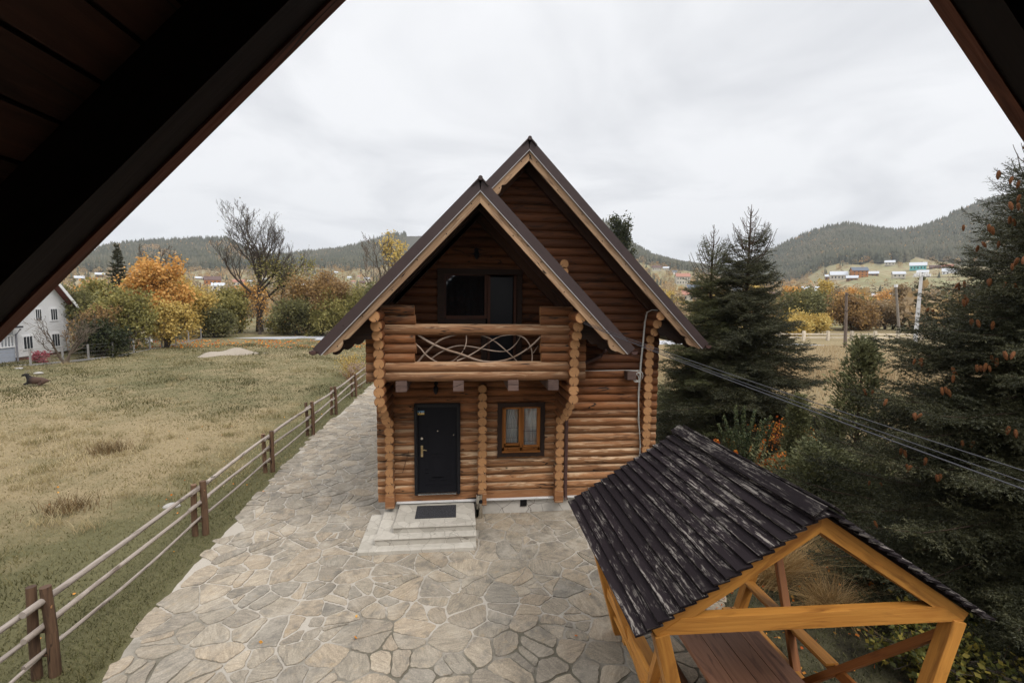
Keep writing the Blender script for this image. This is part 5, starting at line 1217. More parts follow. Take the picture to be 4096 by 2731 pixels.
# ---------------------------------------------------------------- trees across the meadow
Z0 = G
big = deci('bare_tree', (-24.3, 55.2, Z0), 16.9, 4.3, 107, 500, .12, L_OL, BARKD, 'tall bare tree rising above the road on the left', 'tree', cb=.34, maxl=4, kids=(13, 7, 6, 4), spread=.5, up=.50, sig=.35, lv=3, tr=.40, wig=.15, minr=.014)
tb = deci('side_limb_tree', (-22.6, 55.8, Z0), 10.6, 3.6, 52, 2600, .17, L_YG, BARKD, 'crooked half leafless yellow green tree at the foot of the tall bare tree', 'tree', cb=.35, maxl=3, kids=(8, 5, 4), spread=.95, up=.2, sig=.45, tr=.24, lean=(.25, 0), minr=.018)
TL = [('maple_tree', (-28.9, 43, Z0), 8.5, 2.7, 61, 9000, .21, L_OR, BARKD, 'bright orange maple, the tallest crown by the meadow', 'tree'),
 ('autumn_tree', (-27.6, 47.5, Z0), 7.0, 2.7, 62, 7500, .20, L_YE, BARKD, 'golden yellow tree right of the orange maple', 'tree'),
 ('autumn_tree', (-33.6, 41, Z0), 6.0, 2.4, 63, 6000, .19, L_YG, BARKD, 'yellow green tree with orange tips left of the orange maple', 'tree'),
 ('maple_tree', (-36.5, 45, Z0), 6.0, 2.1, 64, 4500, .20, L_OR, BARKD, 'small orange tree behind the white house', 'tree'),
 ('apple_tree', (-26.0, 33.0, Z0), 5.2, 2.3, 65, 6500, .15, L_YG, BARKD, 'olive green apple tree with dark trunk inside the garden fence', 'tree'),
 ('apple_tree', (-25.0, 36.3, Z0), 4.4, 1.6, 66, 5000, .15, L_YE, BARKD, 'small yellow apple tree next to the white hives', 'tree'),
 ('old_tree', (-30.2, 34.0, Z0), 5.6, 2.2, 67, 6500, .15, L_OL, BARKD, 'dull olive brown tree just right of the white house', 'tree'),
 ('shrub_tree', (-25.9, 47.0, Z0), 3.6, 1.7, 68, 5000, .15, L_OL, BARKD, 'low olive shrub on the near side of the road bend', 'bush'),
 ('hedge_tree', (-27.5, 52.8, Z0), 5.6, 2.6, 69, 6500, .18, L_YG, BARKD, 'yellow green thicket left of the tall bare tree', 'tree'),
 ('hedge_tree', (-30.8, 52.0, Z0), 6.2, 2.6, 70, 6000, .18, L_YE, BARKD, 'yellowish thicket behind the golden tree', 'tree'),
 ('hedge_tree', (-21.3, 53.0, Z0), 2.6, 2.2, 71, 4200, .16, L_YG, BARKD, 'low scrub at the foot of the bare tree right of its trunk', 'bush'),
 ('rust_tree', (-15.3, 51.6, Z0), 8.0, 3.3, 72, 10000, .17, L_RU, BARKD, 'rust brown tree with orange top between bare tree and cabin roof', 'tree'),
 ('green_tree', (-11.3, 49.8, Z0), 5.9, 3.2, 73, 11000, .16, L_YG, BARKD, 'dense olive green tree by the cabin roof', 'tree'),
 ('green_tree', (-18.3, 50.6, Z0), 4.6, 2.4, 74, 8000, .16, L_OL, BARKD, 'darker green bush left of the rust brown tree', 'bush'),
 ('green_tree', (-14.9, 49.6, Z0), 3.6, 2.3, 75, 7000, .16, L_YG, BARKD, 'low green bush below the rust brown tree at the road', 'bush'),
 ('autumn_tree', (-22.6, 50.9, Z0), 5.9, 1.9, 76, 420, .15, L_OR, BARKD, 'thin sapling with sparse orange leaves right beside the bare trunk', 'tree'),
 ('autumn_tree', (-26.2, 54.2, Z0), 6.8, 2.3, 78, 700, .15, L_OR, BARKD, 'thin sapling with sparse orange leaves left of the bare trunk', 'tree'),
 ('green_tree', (-7.9, 50.0, Z0), 6.5, 3., 79, 8000, .17, L_OL, BARKD, 'green tree mostly hidden behind the cabin roof on its left', 'tree')]
for a in TL:
    bush = a[2] < 4.8; deci(*a, cb=.08 if bush else .16, stems=4 if bush else 2, maxl=3, kids=(8, 5, 3), sig=a[3]*.15, lv=1 if bush else 2, spread=.9, up=.2, minr=.012)
deci('dark_shrub', (-25.8, 29.6, Z0), 2.75, 1.5, 80, 6000, .12, L_DK, BARKD, 'dark green bush beside the white house at the wire fence', 'bush', cb=.05, stems=5, maxl=2, kids=(9, 6), sig=.22, lv=1)
deci('brown_shrub', (-27.2, 31.2, Z0), 3.9, 1.6, 81, 3500, .12, L_RU, BARKD, 'brown twiggy bush behind the dark one at the white house corner', 'bush', cb=.05, stems=4, maxl=3, kids=(7, 5, 3), sig=.2, lv=2, minr=.01)
deci('bare_shrub', (-25.7, 25.9, Z0), 3.7, 1.75, 82, 0, .1, L_RU, BARK, 'leafless grey shrub standing in front of the white house wall', 'bush', cb=.15, stems=3, maxl=3, kids=(7, 4, 3), spread=.7, up=.3, minr=.010)
deci('rose_bush', (-27.6, 26.4, Z0), .8, .5, 83, 400, .10, leafmat('pink_petals', (.32, .07, .09), (.48, .14, .17)), BARKD, 'small pink flowering bush at the white house wall', 'bush', stems=3, maxl=1, kids=(6,), sig=.12, lv=0)
deci('bare_tree', (-47.5, 75, terr(-33, 98)), 12.6, 4.6, 84, 0, .1, L_OL, BARK, 'faint leafless tree behind the orange maple', 'tree', cb=.3, maxl=4, kids=(8, 5, 4, 3), spread=.6, up=.35, minr=.028)
deci('bare_tree', (-8.6, 53, Z0), 12.6, 4.2, 85, 0, .1, L_OL, BARK, 'leafless tree rising just left of the cabin roof', 'tree', cb=.3, maxl=4, kids=(8, 5, 4, 3), spread=.6, up=.35, minr=.020)
deci('autumn_tree', (-6.6, 54, Z0), 13.2, 2.4, 86, 1300, .24, L_YE, BARKD, 'yellow crowned tree peeking over the left slope of the cabin roof', 'tree', cb=.4, sig=.4)
deci('roof_side_tree', (25.3, 60, Z0), 17.2, 2.0, 87, 5200, .22, L_DK, BARKD, 'slim dark tree top showing above the right slope of the cabin roof', 'tree', cb=.4, sig=.35, spread=.6)
deci('twig_bush', (-4.85, 18.4, G), 1.75, .85, 88, 900, .05, L_YE, flat('yellow_twigs', (.32, .20, .06), .8), 'golden twiggy bush by the fence left of the cabin', 'bush', cb=.02, stems=14, maxl=1, kids=(5,), sig=.08, lv=0, up=.5, minr=.006, tr=.012)
deci('hydrangea_bush', (-3.95, 15.6, G), 1.25, .75, 89, 0, .1, L_RU, flat('russet_twigs', (.20, .09, .05), .8), 'withered hydrangea with cream flower heads at the cabin corner', 'bush', cb=.02, stems=12, maxl=1, kids=(5,), up=.5, minr=.006, tr=.012)
hb_ = [o for o in bpy.data.objects if o.name.startswith('hydrangea_bush')][0]; rng = np.random.default_rng(4); C = np.array([[-3.95, 15.6, G]])+rng.normal(0, 1, (60, 3))*[.38, .38, .12]+[0, 0, 1.1]
V, F, r_ = leaves(np.repeat(C, 26, 0)+rng.normal(0, .035, (1560, 3)), .035, rng, 1.1); npmesh('flower_heads', V, F, leafmat('dried_flower', (.30, .19, .13), (.52, .40, .31)), att=r_, parent=hb_, loc=(-3.95, 15.6, G))
# ---------------------------------------------------------------- trees beyond the right road
TRr = [('dark_green_tree', (57.3, 60), 6.2, 4.0, L_OL, 9000, 'dark olive tree behind the light wooden fence, left of the wooden pole'), ('yellow_bush', (49.8, 51.5), 2.9, 3.0, L_YE, 6500, 'bright yellow bush behind the wooden fence'),
 ('brown_tree', (60.5, 57), 5.3, 2.8, L_RU, 5000, 'brown twiggy tree right behind the wooden pole'), ('olive_tree', (67, 62), 5.4, 2.8, L_OL, 5200, 'olive tree between wooden and thin pole'),
 ('grey_green_tree', (70.2, 60), 4.6, 2.9, L_TA, 4500, 'pale grey green round tree just left of the thin pole'), ('orange_tree', (65.5, 70), 5.6, 2.2, L_YE, 4500, 'yellow tree behind the dark olive tree'),
 ('autumn_tree', (60.0, 70), 5.2, 2.2, L_OR, 4000, 'orange yellow tree seen past the right tip of the near spruce'), ('brown_tree', (64.5, 58.5), 4.2, 2.6, L_RU, 4500, 'low brown thicket along the fence right of the wooden pole'),
 ('green_tree', (82, 61), 6.2, 3.2, L_OL, 5000, 'green tree behind the parked cars'), ('brown_tree', (73.5, 62), 5.2, 2.6, L_RU, 3800, 'brown thicket between thin pole and white pole'), ('yellow_bush', (44.0, 48), 2.2, 2.2, L_YE, 3500, 'yellow bush left of the bright one behind the fence'),
 ('green_tree', (36, 52), 5.0, 2.8, L_YG, 4200, 'yellow green tree seen between the spruce twigs'), ('orange_tree', (42.5, 60), 5.6, 2.8, L_YE, 4000, 'golden tree seen through the dark spruce')]
for k, (nm, (x, y), h, R_, m_, nl_, lab) in enumerate(TRr): deci(nm, (x, y, terr(60, math.hypot(x-CAM.x, y-CAM.y))), h, R_, 120+k, nl_, .22, m_, BARKD, lab, 'tree', cb=.1, stems=3, maxl=3, kids=(7, 5, 3), sig=R_*.15, lv=2, minr=.02)
spruce('spruce_tree', (72.3, 56.5, G), 9.2, 3.1, 131, 'spruce right behind the thick white pole', whorl=.5, nb=6, twig=.28, nl=.16, npt=5, nw=.03, mat=L_SY, topbare=.3, sub=.6)
spruce('spruce_tree', (-45.3, 62, terr(-33, 85)), 11.6, 2.9, 132, 'dark spruce behind the orange maple, left of all autumn crowns', whorl=.6, nb=7, twig=.3, nl=.18, npt=5, nw=.035, topbare=.3, sub=.6)
# ---------------------------------------------------------------- white house on the left
WSID = None
q = M('white_siding', .6); p = q.obj(); sz_ = q.n('ShaderNodeSeparateXYZ', {0: p}); wv_ = q.math('FRACT', q.math('MULTIPLY', sz_.outputs[2], 7.)); q.base(q.mix(q.noise(p, 2, 3), (.82, .82, .83), (.88, .88, .88))); q.bump(wv_, .8, .03); WSID = q.m
WHT = flat('white_paint', (.78, .78, .78), .6, 0, .05); GLD = flat('dark_window', (.04, .045, .05), .15); REDR = flat('red_roof', (.22, .075, .06), .7); GREYR = flat('grey_roof', (.42, .43, .45), .6)
wh = thing('white_house', (-32, 28.5, G), 'large white boarded house with red edged gable roof at the left', 'house')
wx, wy0, wy1 = -29.87, 27.1, 32.0; wxl = -38.
mb = MB(); mb.box(((wx+wxl)/2, (wy0+wy1)/2, 2.2), (wx-wxl, wy1-wy0, 3.7), ax=0); mb.prism([(wy0, 0), (wy1, 0), ((wy0+wy1)/2, 2.6)], (wxl, 0, 4.04), (0, 1, 0), (0, 0, 1), (wx-wxl, 0, 0)); mb.build('wall', WSID, wh)
mb = MB(); mb.box(((wx+wxl)/2, (wy0+wy1)/2, .22), (wx-wxl-.1, wy1-wy0-.1, .28)); mb.build('foundation', flat('brick_foundation', (.13, .07, .05), .9), wh)
rf = None
for s_ in (-1, 1):
    ym_ = (wy0+wy1)/2; hwid = (wy1-wy0)/2+.8; e = Vector((0, s_*hwid, -2.6*hwid/((wy1-wy0)/2))).normalized(); nrm = Vector((0, 2.6*s_, (wy1-wy0)/2)).normalized()
    mb = MB(); mb.box(Vector(((wx+wxl)/2+.2, ym_, 6.72))+e*(hwid*.73), (wx-wxl+.9, hwid*1.46, .07), (rr(), .5, 0), 0, 0, Matrix((Vector((1, 0, 0)), e, nrm)).transposed()); r_ = mb.build('roof', REDR, wh)
    mb = MB(); mb.box(Vector((wx+.64, ym_, 6.64))+e*(hwid*.73), (.05, hwid*1.46, .22), (rr(), .5, 0), 0, 1, Matrix((Vector((1, 0, 0)), e, nrm)).transposed()); mb.build('barge_board', WHT, wh)
for (y, z, w_, h_) in ((28.15, 1.33, .74, .95), (29.2, 3.3, .5, .9), (30.6, 1.3, .7, 1.), (30.6, 3.3, .6, .9)):
    mb = MB(); mb.box((wx+.02, y, z), (.06, w_+.14, h_+.14)); f_ = mb.build('window', WHT, wh)
    mb = MB(); 
    for k in range(3): mb.box((wx+.055, y-w_/3+k*w_/3, z), (.02, w_/3-.06, h_-.08))
    mb.build('pane', GLD, f_)
mb = MB(); mb.box((-31.0, 25.4, .62), (2.6, 3.0, 1.05)); pr_ = mb.build('porch_wall', flat('grey_board_wall', (.33, .36, .42), .8), wh)
mb = MB()
for k in range(12): mb.box((-29.68, 24.1+k*.25, 1.55), (.05, .05, .8))
mb.box((-29.68, 25.4, 1.95), (.07, 3., .08)); mb.box((-29.68, 25.4, 1.18), (.07, 3., .08)); mb.build('porch_lattice', WHT, pr_)
mb = MB(); mb.box((-30.8, 25.4, 2.55), (3.2, 3.4, .12)); mb.build('porch_roof', flat('dark_porch_roof', (.05, .05, .055), .7), wh)
mb = MB(); mb.tube([(-29.3, 27.0, 2.4), (-29.6, 26.95, 2.0), (-29.6, 26.95, .1)], .06, 6); mb.build('downpipe', flat('grey_pipe', (.2, .2, .22), .5), wh)
# wire garden fence, hives, mound, goat, stones
GP = [(-28.9, 24.2), (-26.98, 24.7), (-26.2, 26.3), (-25.6, 27.8), (-24.9, 29.3), (-25.0, 31.8), (-25.3, 34.4), (-25.2, 35.9), (-25.6, 38.8), (-26.1, 42), (-26.5, 45.2)]
wf = thing('garden_wire_fence', (-25.6, 32, G), 'thin wire fence with grey concrete posts around the garden of the white house', 'wire fence'); CON = flat('concrete', (.30, .285, .27), .9)
for x, y in GP: mb = MB(); mb.box((x, y, G+.55), (.09, .09, 1.2), ax=2); mb.build('post', CON, wf)
mb = MB()
for (x0, y0), (x1, y1) in zip(GP, GP[1:]):
    for z in (.3, .6, .9, 1.1): mb.tube([(x0, y0, G+z), (x1, y1, G+z)], .008, 3, close=False)
mb.build('wires', flat('fence_wire', (.16, .15, .14), .6), wf)
mb = MB()
for (x0, y0), (x1, y1) in zip(GP, GP[1:]): mb.beam((x0, y0, G+.04), (x1, y1, G+.04), .1, .12)
mb.build('kerb', CON, wf)
for k, (x, y, s_) in enumerate(((-28.4, 39.4, .6), (-29.3, 37.9, .42))):
    t = thing('bee_hive', (x, y, G), ('white bee hive on short legs under the apple tree', 'smaller greyish bee hive left of the white one')[k], 'bee hive')
    mb = MB(); mb.box((x, y, G+.15+s_*.5), (s_*.8, s_*.8, s_)); mb.build('box', WHT if k == 0 else CON, t, bevel=.02)
    mb = MB(); mb.box((x, y, G+.17+s_), (s_*.95, s_*.95, .06)); mb.build('lid', GREYR, t)
    for a in (-.25, .25):
        for b in (-.25, .25): mb = MB(); mb.box((x+a*s_, y+b*s_, G+.09), (.05, .05, .2)); mb.build('leg', CON, t)
V = []; F = []; nx = 40; ny = 16
for j in range(ny+1):
    for i in range(nx+1):
        u = i/nx*2-1; v = j/ny*2-1; rr2 = u*u+v*v; z = .5*max(0, 1-rr2)**.8*(1+.25*math.sin(u*5+v*3))+.03*math.sin(u*31)*math.cos(v*23)*(rr2 < 1); V.append((-16.9+u*1.9+.3*v, 30.4+v*1.3+.75*u, G-.03+z))
for j in range(ny):
    for i in range(nx): a = j*(nx+1)+i; F.append((a, a+1, a+nx+2, a+nx+1))
q = M('pale_gravel', .95); q.base(q.mix(q.noise(q.obj(), 14, 6, .7), (.26, .215, .165), (.47, .41, .34))); q.bump(q.noise(q.obj(), 30, 4), 1., .05)
tag(npmesh('gravel_mound', V, F, q.m, smooth=True), 'low pale heap of gravel lying on the meadow', 'gravel heap')
def rock(name, x, y, s_, label, seed):
    rng = np.random.default_rng(seed); V = []; F = []; n = 9; m = 6
    for j in range(m+1):
        for i in range(n):
            a = 2*PI*i/n; b = PI*j/m; r_ = s_*(1+rng.uniform(-.18, .18)); V.append((x+r_*math.sin(b)*math.cos(a)*1.3, y+r_*math.sin(b)*math.sin(a), G+max(-.02, .45*s_*math.cos(b))))
    for j in range(m):
        for i in range(n): F.append((j*n+i, (j+1)*n+i, (j+1)*n+(i+1) % n, j*n+(i+1) % n))
    tag(npmesh(name, V, F, flat('pale_rock', (.36, .34, .31), .9), smooth=True), label, 'stone')
rock('stone', -26.6, 23.4, .2, 'white stone lying by the white house porch', 1); rock('stone', -23.9, 21.4, .2, 'flat pale stone on the grass behind the goat', 2); rock('stone', -5.1, 1.0, .15, 'flat pale stone in the grass by the rail fence', 3)
def skin_body(name, nodes, edges, mat, sub=2):
    me = bpy.data.meshes.new(name); me.from_pydata([n[:3] for n in nodes], edges, []); o = bpy.data.objects.new(name, me); COL.objects.link(o)
    md = o.modifiers.new('skin', 'SKIN'); md.use_smooth_shade = True; 
    if not me.skin_vertices: 
        try: me.attributes.new('skin', 'FLOAT', 'POINT')
        except Exception: pass
    for i, n in enumerate(nodes): me.skin_vertices[0].data[i].radius = (n[3], n[3] if len(n) < 5 else n[4])
    me.skin_vertices[0].data[0].use_root = True; sb = o.modifiers.new('sub', 'SUBSURF'); sb.levels = sb.render_levels = sub; me.materials.append(mat); return o
gx, gy = -20.86, 17.35
gt = thing('goat', (gx, gy, G), 'dark horned goat lying in the grass of the meadow', 'goat')
q = M('goat_coat', .9); sg_ = q.n('ShaderNodeSeparateXYZ', {0: q.obj()}); q.base(q.mix(q.rng(sg_.outputs[0], gx-.22, gx+.02), (.012, .010, .009), (.07, .04, .028)))
N_ = [(0, 0, .22, .20, .17), (.30, .02, .21, .19, .16), (.52, .03, .17, .13, .13), (-.22, 0, .25, .17, .16), (-.32, -.01, .38, .10, .10), (-.36, -.02, .50, .085, .08), (-.44, -.03, .56, .075, .075), (-.55, -.05, .52, .05, .05), (-.62, -.06, .49, .035, .035),
 (-.28, -.12, .12, .06, .06), (-.50, -.13, .05, .035, .035), (-.36, -.16, .03, .03, .03), (-.26, .12, .12, .06, .06), (-.48, .14, .05, .035, .035), (.42, -.14, .12, .09, .09), (.24, -.20, .06, .045, .045), (.44, -.24, .035, .03, .03), (.62, .03, .21, .035, .03), (.70, .03, .25, .02, .02)]
ED = [(0, 1), (1, 2), (0, 3), (3, 4), (4, 5), (5, 6), (6, 7), (7, 8), (3, 9), (9, 10), (10, 11), (3, 12), (12, 13), (2, 14), (14, 15), (15, 16), (2, 17), (17, 18)]
b_ = skin_body('body', [(gx+n[0], gy+n[1], G+n[2], *[v*1.15 for v in n[3:]]) for n in N_], ED, q.m); setpar(b_, gt)
HRN = flat('grey_horn', (.24, .21, .18), .6)
for s_ in (-1, 1):
    mb = MB(); mb.tube([(gx-.43, gy-.03+s_*.03, G+.62), (gx-.42, gy-.03+s_*.06, G+.70), (gx-.36, gy-.03+s_*.10, G+.76), (gx-.28, gy-.03+s_*.13, G+.77)], [.016, .013, .01, .005], 6); mb.build('horn', HRN, gt)
    mb = MB(); mb.prism([(0, 0), (.09, .02), (.10, -.02), (.02, -.03)], (gx-.42, gy-.03+s_*.06, G+.58), (.4, s_*.9, 0), (0, 0, 1), (.01, 0, 0)); mb.build('ear', q.m, gt)
    mb = MB(); mb.log((gx-.475, gy-.04+s_*.052, G+.57), (gx-.477, gy-.04+s_*.062, G+.572), .009, n=6); mb.build('eye', [BLK, BLK], gt)
# ---------------------------------------------------------------- wooden fence and poles on the right road
LW = wood('pale_fence_wood', (.72, .64, .52), (.60, .52, .41), (.34, .26, .19))
rf_ = thing('roadside_fence', (50, 43, G), 'pale two rail timber fence along the far side of the road on the right', 'fence'); fx = np.arange(36.4, 76, 3.05)
fy = lambda x: float(np.interp(x, [c[0] for c in RC], [c[1] for c in RC]))+2.75
for x in fx: mb = MB(); mb.box((x, fy(x), G+.60), (.28, .28, 1.3), ax=2); mb.build('post', LW, rf_)
for a, b in zip(fx, fx[1:]):
    for z in (.88, .48): mb = MB(); mb.beam((a, fy(a), G+z), (b, fy(b), G+z), .08, .14); mb.build('rail', LW, rf_)
POL = wood('old_pole_wood', (.21, .165, .135), (.14, .105, .085), (.08, .06, .05)); WCON = flat('pale_concrete', (.66, .66, .67), .8)
t = thing('wooden_utility_pole', (42.4, 36.18, G), 'brown wooden utility pole with a loop of cable at its top', 'utility pole')
mb = MB(); mb.tube([(42.4, 36.18, G-.2), (42.25, 36.18, 3), (42.1, 36.18, 5.84)], [.17, .15, .12], 8); mb.build('pole', POL, t, smooth=True)
mb = MB(); mb.tube([(42.1+.0+.75*math.cos(a)*(.4+.35*math.sin(a*.5)), 36.0, 4.75+.9*math.sin(a)) for a in np.linspace(.8, 5.6, 18)], .025, 4); mb.build('cable_loop', BLK, t)
t2 = thing('concrete_utility_pole', (52.45, 37.91, G), 'thick white concrete pole with a cluster of fittings on top', 'utility pole')
mb = MB(); mb.tube([(52.43, 37.91, G-.2), (52.47, 37.91, 4), (52.51, 37.91, 7.9)], [.29, .25, .20], 4); mb.build('pole', WCON, t2)
mb = MB()
for k in range(7): mb.log((51.6+k*.3, 37.8, 7.75+.12*(k % 2)), (51.6+k*.3, 37.8, 8.05+.1*(k % 3)), .12, n=8, cap=0)
mb.beam((51.5, 37.9, 7.72), (53.5, 37.9, 7.78), .12, .12); mb.build('insulator_rack', WHT, t2)
mb = MB()
for z in (1.4, 2.8, 4.2, 5.2, 5.9): mb.box((52.47, 37.9, z), (.42, .42, .03))
mb.build('steel_bands', flat('dark_band', (.1, .1, .1), .5), t2)
t3 = thing('thin_utility_pole', (63.7, 51.2, G), 'thin grey pole with a white cap left of the thick white pole', 'utility pole')
mb = MB(); mb.tube([(63.9, 51.2, G-.2), (62.7, 51.2, 7.0)], [.19, .14], 8); mb.build('pole', flat('grey_pole', (.26, .23, .20), .9), t3, smooth=True)
mb = MB(); mb.log((62.7, 51.2, 6.95), (62.68, 51.2, 7.35), .22, n=8, cap=0); mb.build('cap', WHT, t3)
for k, (a, b) in enumerate((((42.1, 36.18, 5.6), (62.7, 51.2, 6.4)), ((62.7, 51.2, 6.6), (52.5, 37.9, 7.7)), ((52.5, 37.9, 7.7), (90, 20, 9.)))):
    A_, B_ = Vector(a), Vector(b); mb = MB(); mb.tube([A_.lerp(B_, i/12)-Vector((0, 0, .5*4*(i/12)*(1-i/12))) for i in range(13)], .018, 4, close=False)
    tag(mb.build('power_line', BLK), ('power line from the wooden pole to the thin pole', 'power line from the thin pole to the white pole', 'power line leaving the white pole to the right')[k], 'wire')
def car(x, y, yaw, body, label):
    t = thing('parked_car', (x, y, G+.04), label, 'car', 'cars parked by the road'); c, s_ = math.cos(yaw), math.sin(yaw); ex = (c, s_, 0); ed = Vector((-s_, c, 0)); z0 = G+.04
    mb = MB(); mb.prism([(-2.1, .3), (2.1, .3), (2.15, .7), (1.5, .85), (1.0, .9), (-1.9, .95), (-2.15, .75)], Vector((x, y, z0))-ed*.85, ex, (0, 0, 1), ed*1.7); mb.build('body', body, t, bevel=.06)
    mb = MB(); mb.prism([(-1.85, .92), (1.05, .88), (.45, 1.42), (-1.3, 1.45)], Vector((x, y, z0))-ed*.72, ex, (0, 0, 1), ed*1.44); cb_ = mb.build('cabin', body, t, bevel=.06)
    mb = MB()
    mb.prism([(-1.55, .97), (.8, .95), (.36, 1.34), (-1.2, 1.36)], Vector((x, y, z0))-ed*.735, ex, (0, 0, 1), ed*1.47); mb.prism([(-1.80, .97), (1.0, .95), (.5, 1.36), (-1.33, 1.38)], Vector((x, y, z0))-ed*.6, ex, (0, 0, 1), ed*1.2); mb.build('windows', GLD, cb_)
    for a in (-1.35, 1.3):
        for b in (-.8, .8):
            p = Vector((x, y, z0+.31))+Vector(ex)*a+ed*b; mb = MB(); mb.log(p-ed*.1, p+ed*.1, .31, n=16, cap=0); mb.build('wheel', BLK, t)
    for b in (-.6, .6):
        p = Vector((x, y, z0+.68))+Vector(ex)*2.13+ed*b; mb = MB(); mb.box(p, (.1, .3, .14)); mb.build('headlight', STEEL, t)
car(68.6, 46.2, .25, flat('white_car_paint', (.7, .7, .72), .25), 'white parked car half hidden by the coned spruce'); car(69.3, 43.9, .1, flat('dark_car_paint', (.05, .05, .06), .2), 'dark parked car right of the white one behind the spruce')
# ---------------------------------------------------------------- village houses
def vhouse(az, el, wang, roof, wall, label, r=None, yaw=0, deep=1.2, hf=.42, storeys=1, rr_=.42):
    r = r or rinv(az, el); p = T(az, r); w_ = wang*r; d = w_*deep if deep < 1 else w_*.75; h_ = w_*hf; a = -math.radians(az)+yaw
    t = thing('village_house', p, label, 'house', 'houses of the far village'); ex = Vector((math.cos(a), math.sin(a), 0)); ey = Vector((-math.sin(a), math.cos(a), 0)); R3 = Matrix((ex, ey, Vector((0, 0, 1)))).transposed(); p = p-Vector((0, 0, .8))
    mb = MB(); mb.box(p+Vector((0, 0, (h_+.8)/2)), (w_, d, h_+.8), None, 0, 0, R3)
    for s_ in (0,): mb.prism([(-d/2, 0), (d/2, 0), (0, w_*rr_)], p+ex*(-w_/2)+Vector((0, 0, h_+.8)), ey, (0, 0, 1), ex*w_)
    mb.build('wall', wall, t)
    for s_ in (-1, 1):
        L = math.hypot(d/2, w_*rr_); e = (ey*s_*d/2-Vector((0, 0, w_*rr_))).normalized(); nrm = (ey*s_*w_*rr_+Vector((0, 0, d/2))).normalized(); mb = MB(); mb.box(p+Vector((0, 0, h_+.85+w_*rr_))+e*(L*.54)+nrm*.08, (w_*1.1, L*1.1, .16), None, 0, 0, Matrix((ex, e, nrm)).transposed()); mb.build('roof', roof, t)
    n_ = max(2, int(w_/3.2))
    for k in range(n_):
        for lv_ in range(storeys):
            mb = MB(); mb.box(p+ex*(-w_/2+(k+.5)*w_/n_)-ey*(d/2+.02)+Vector((0, 0, .8+h_*(lv_+.5)/storeys)), (w_/n_*.35, .12, h_/storeys*.42), None, 0, 0, R3); mb.build('window', GLD, t)
    return t
CRE = flat('cream_wall', (.55, .5, .42), .8); BRW = flat('brown_board_wall', (.22, .12, .06), .8); ORWA = flat('orange_log_wall', (.42, .17, .05), .8); TEAL = flat('teal_wall', (.15, .48, .47), .7); WGR = flat('bright_tin_roof', (.50, .52, .55), .6); BLR = flat('slate_blue_roof', (.10, .12, .15), .5); RDR = flat('light_red_roof', (.36, .17, .12), .7); BNR = flat('brown_roof', (.12, .07, .06), .7)
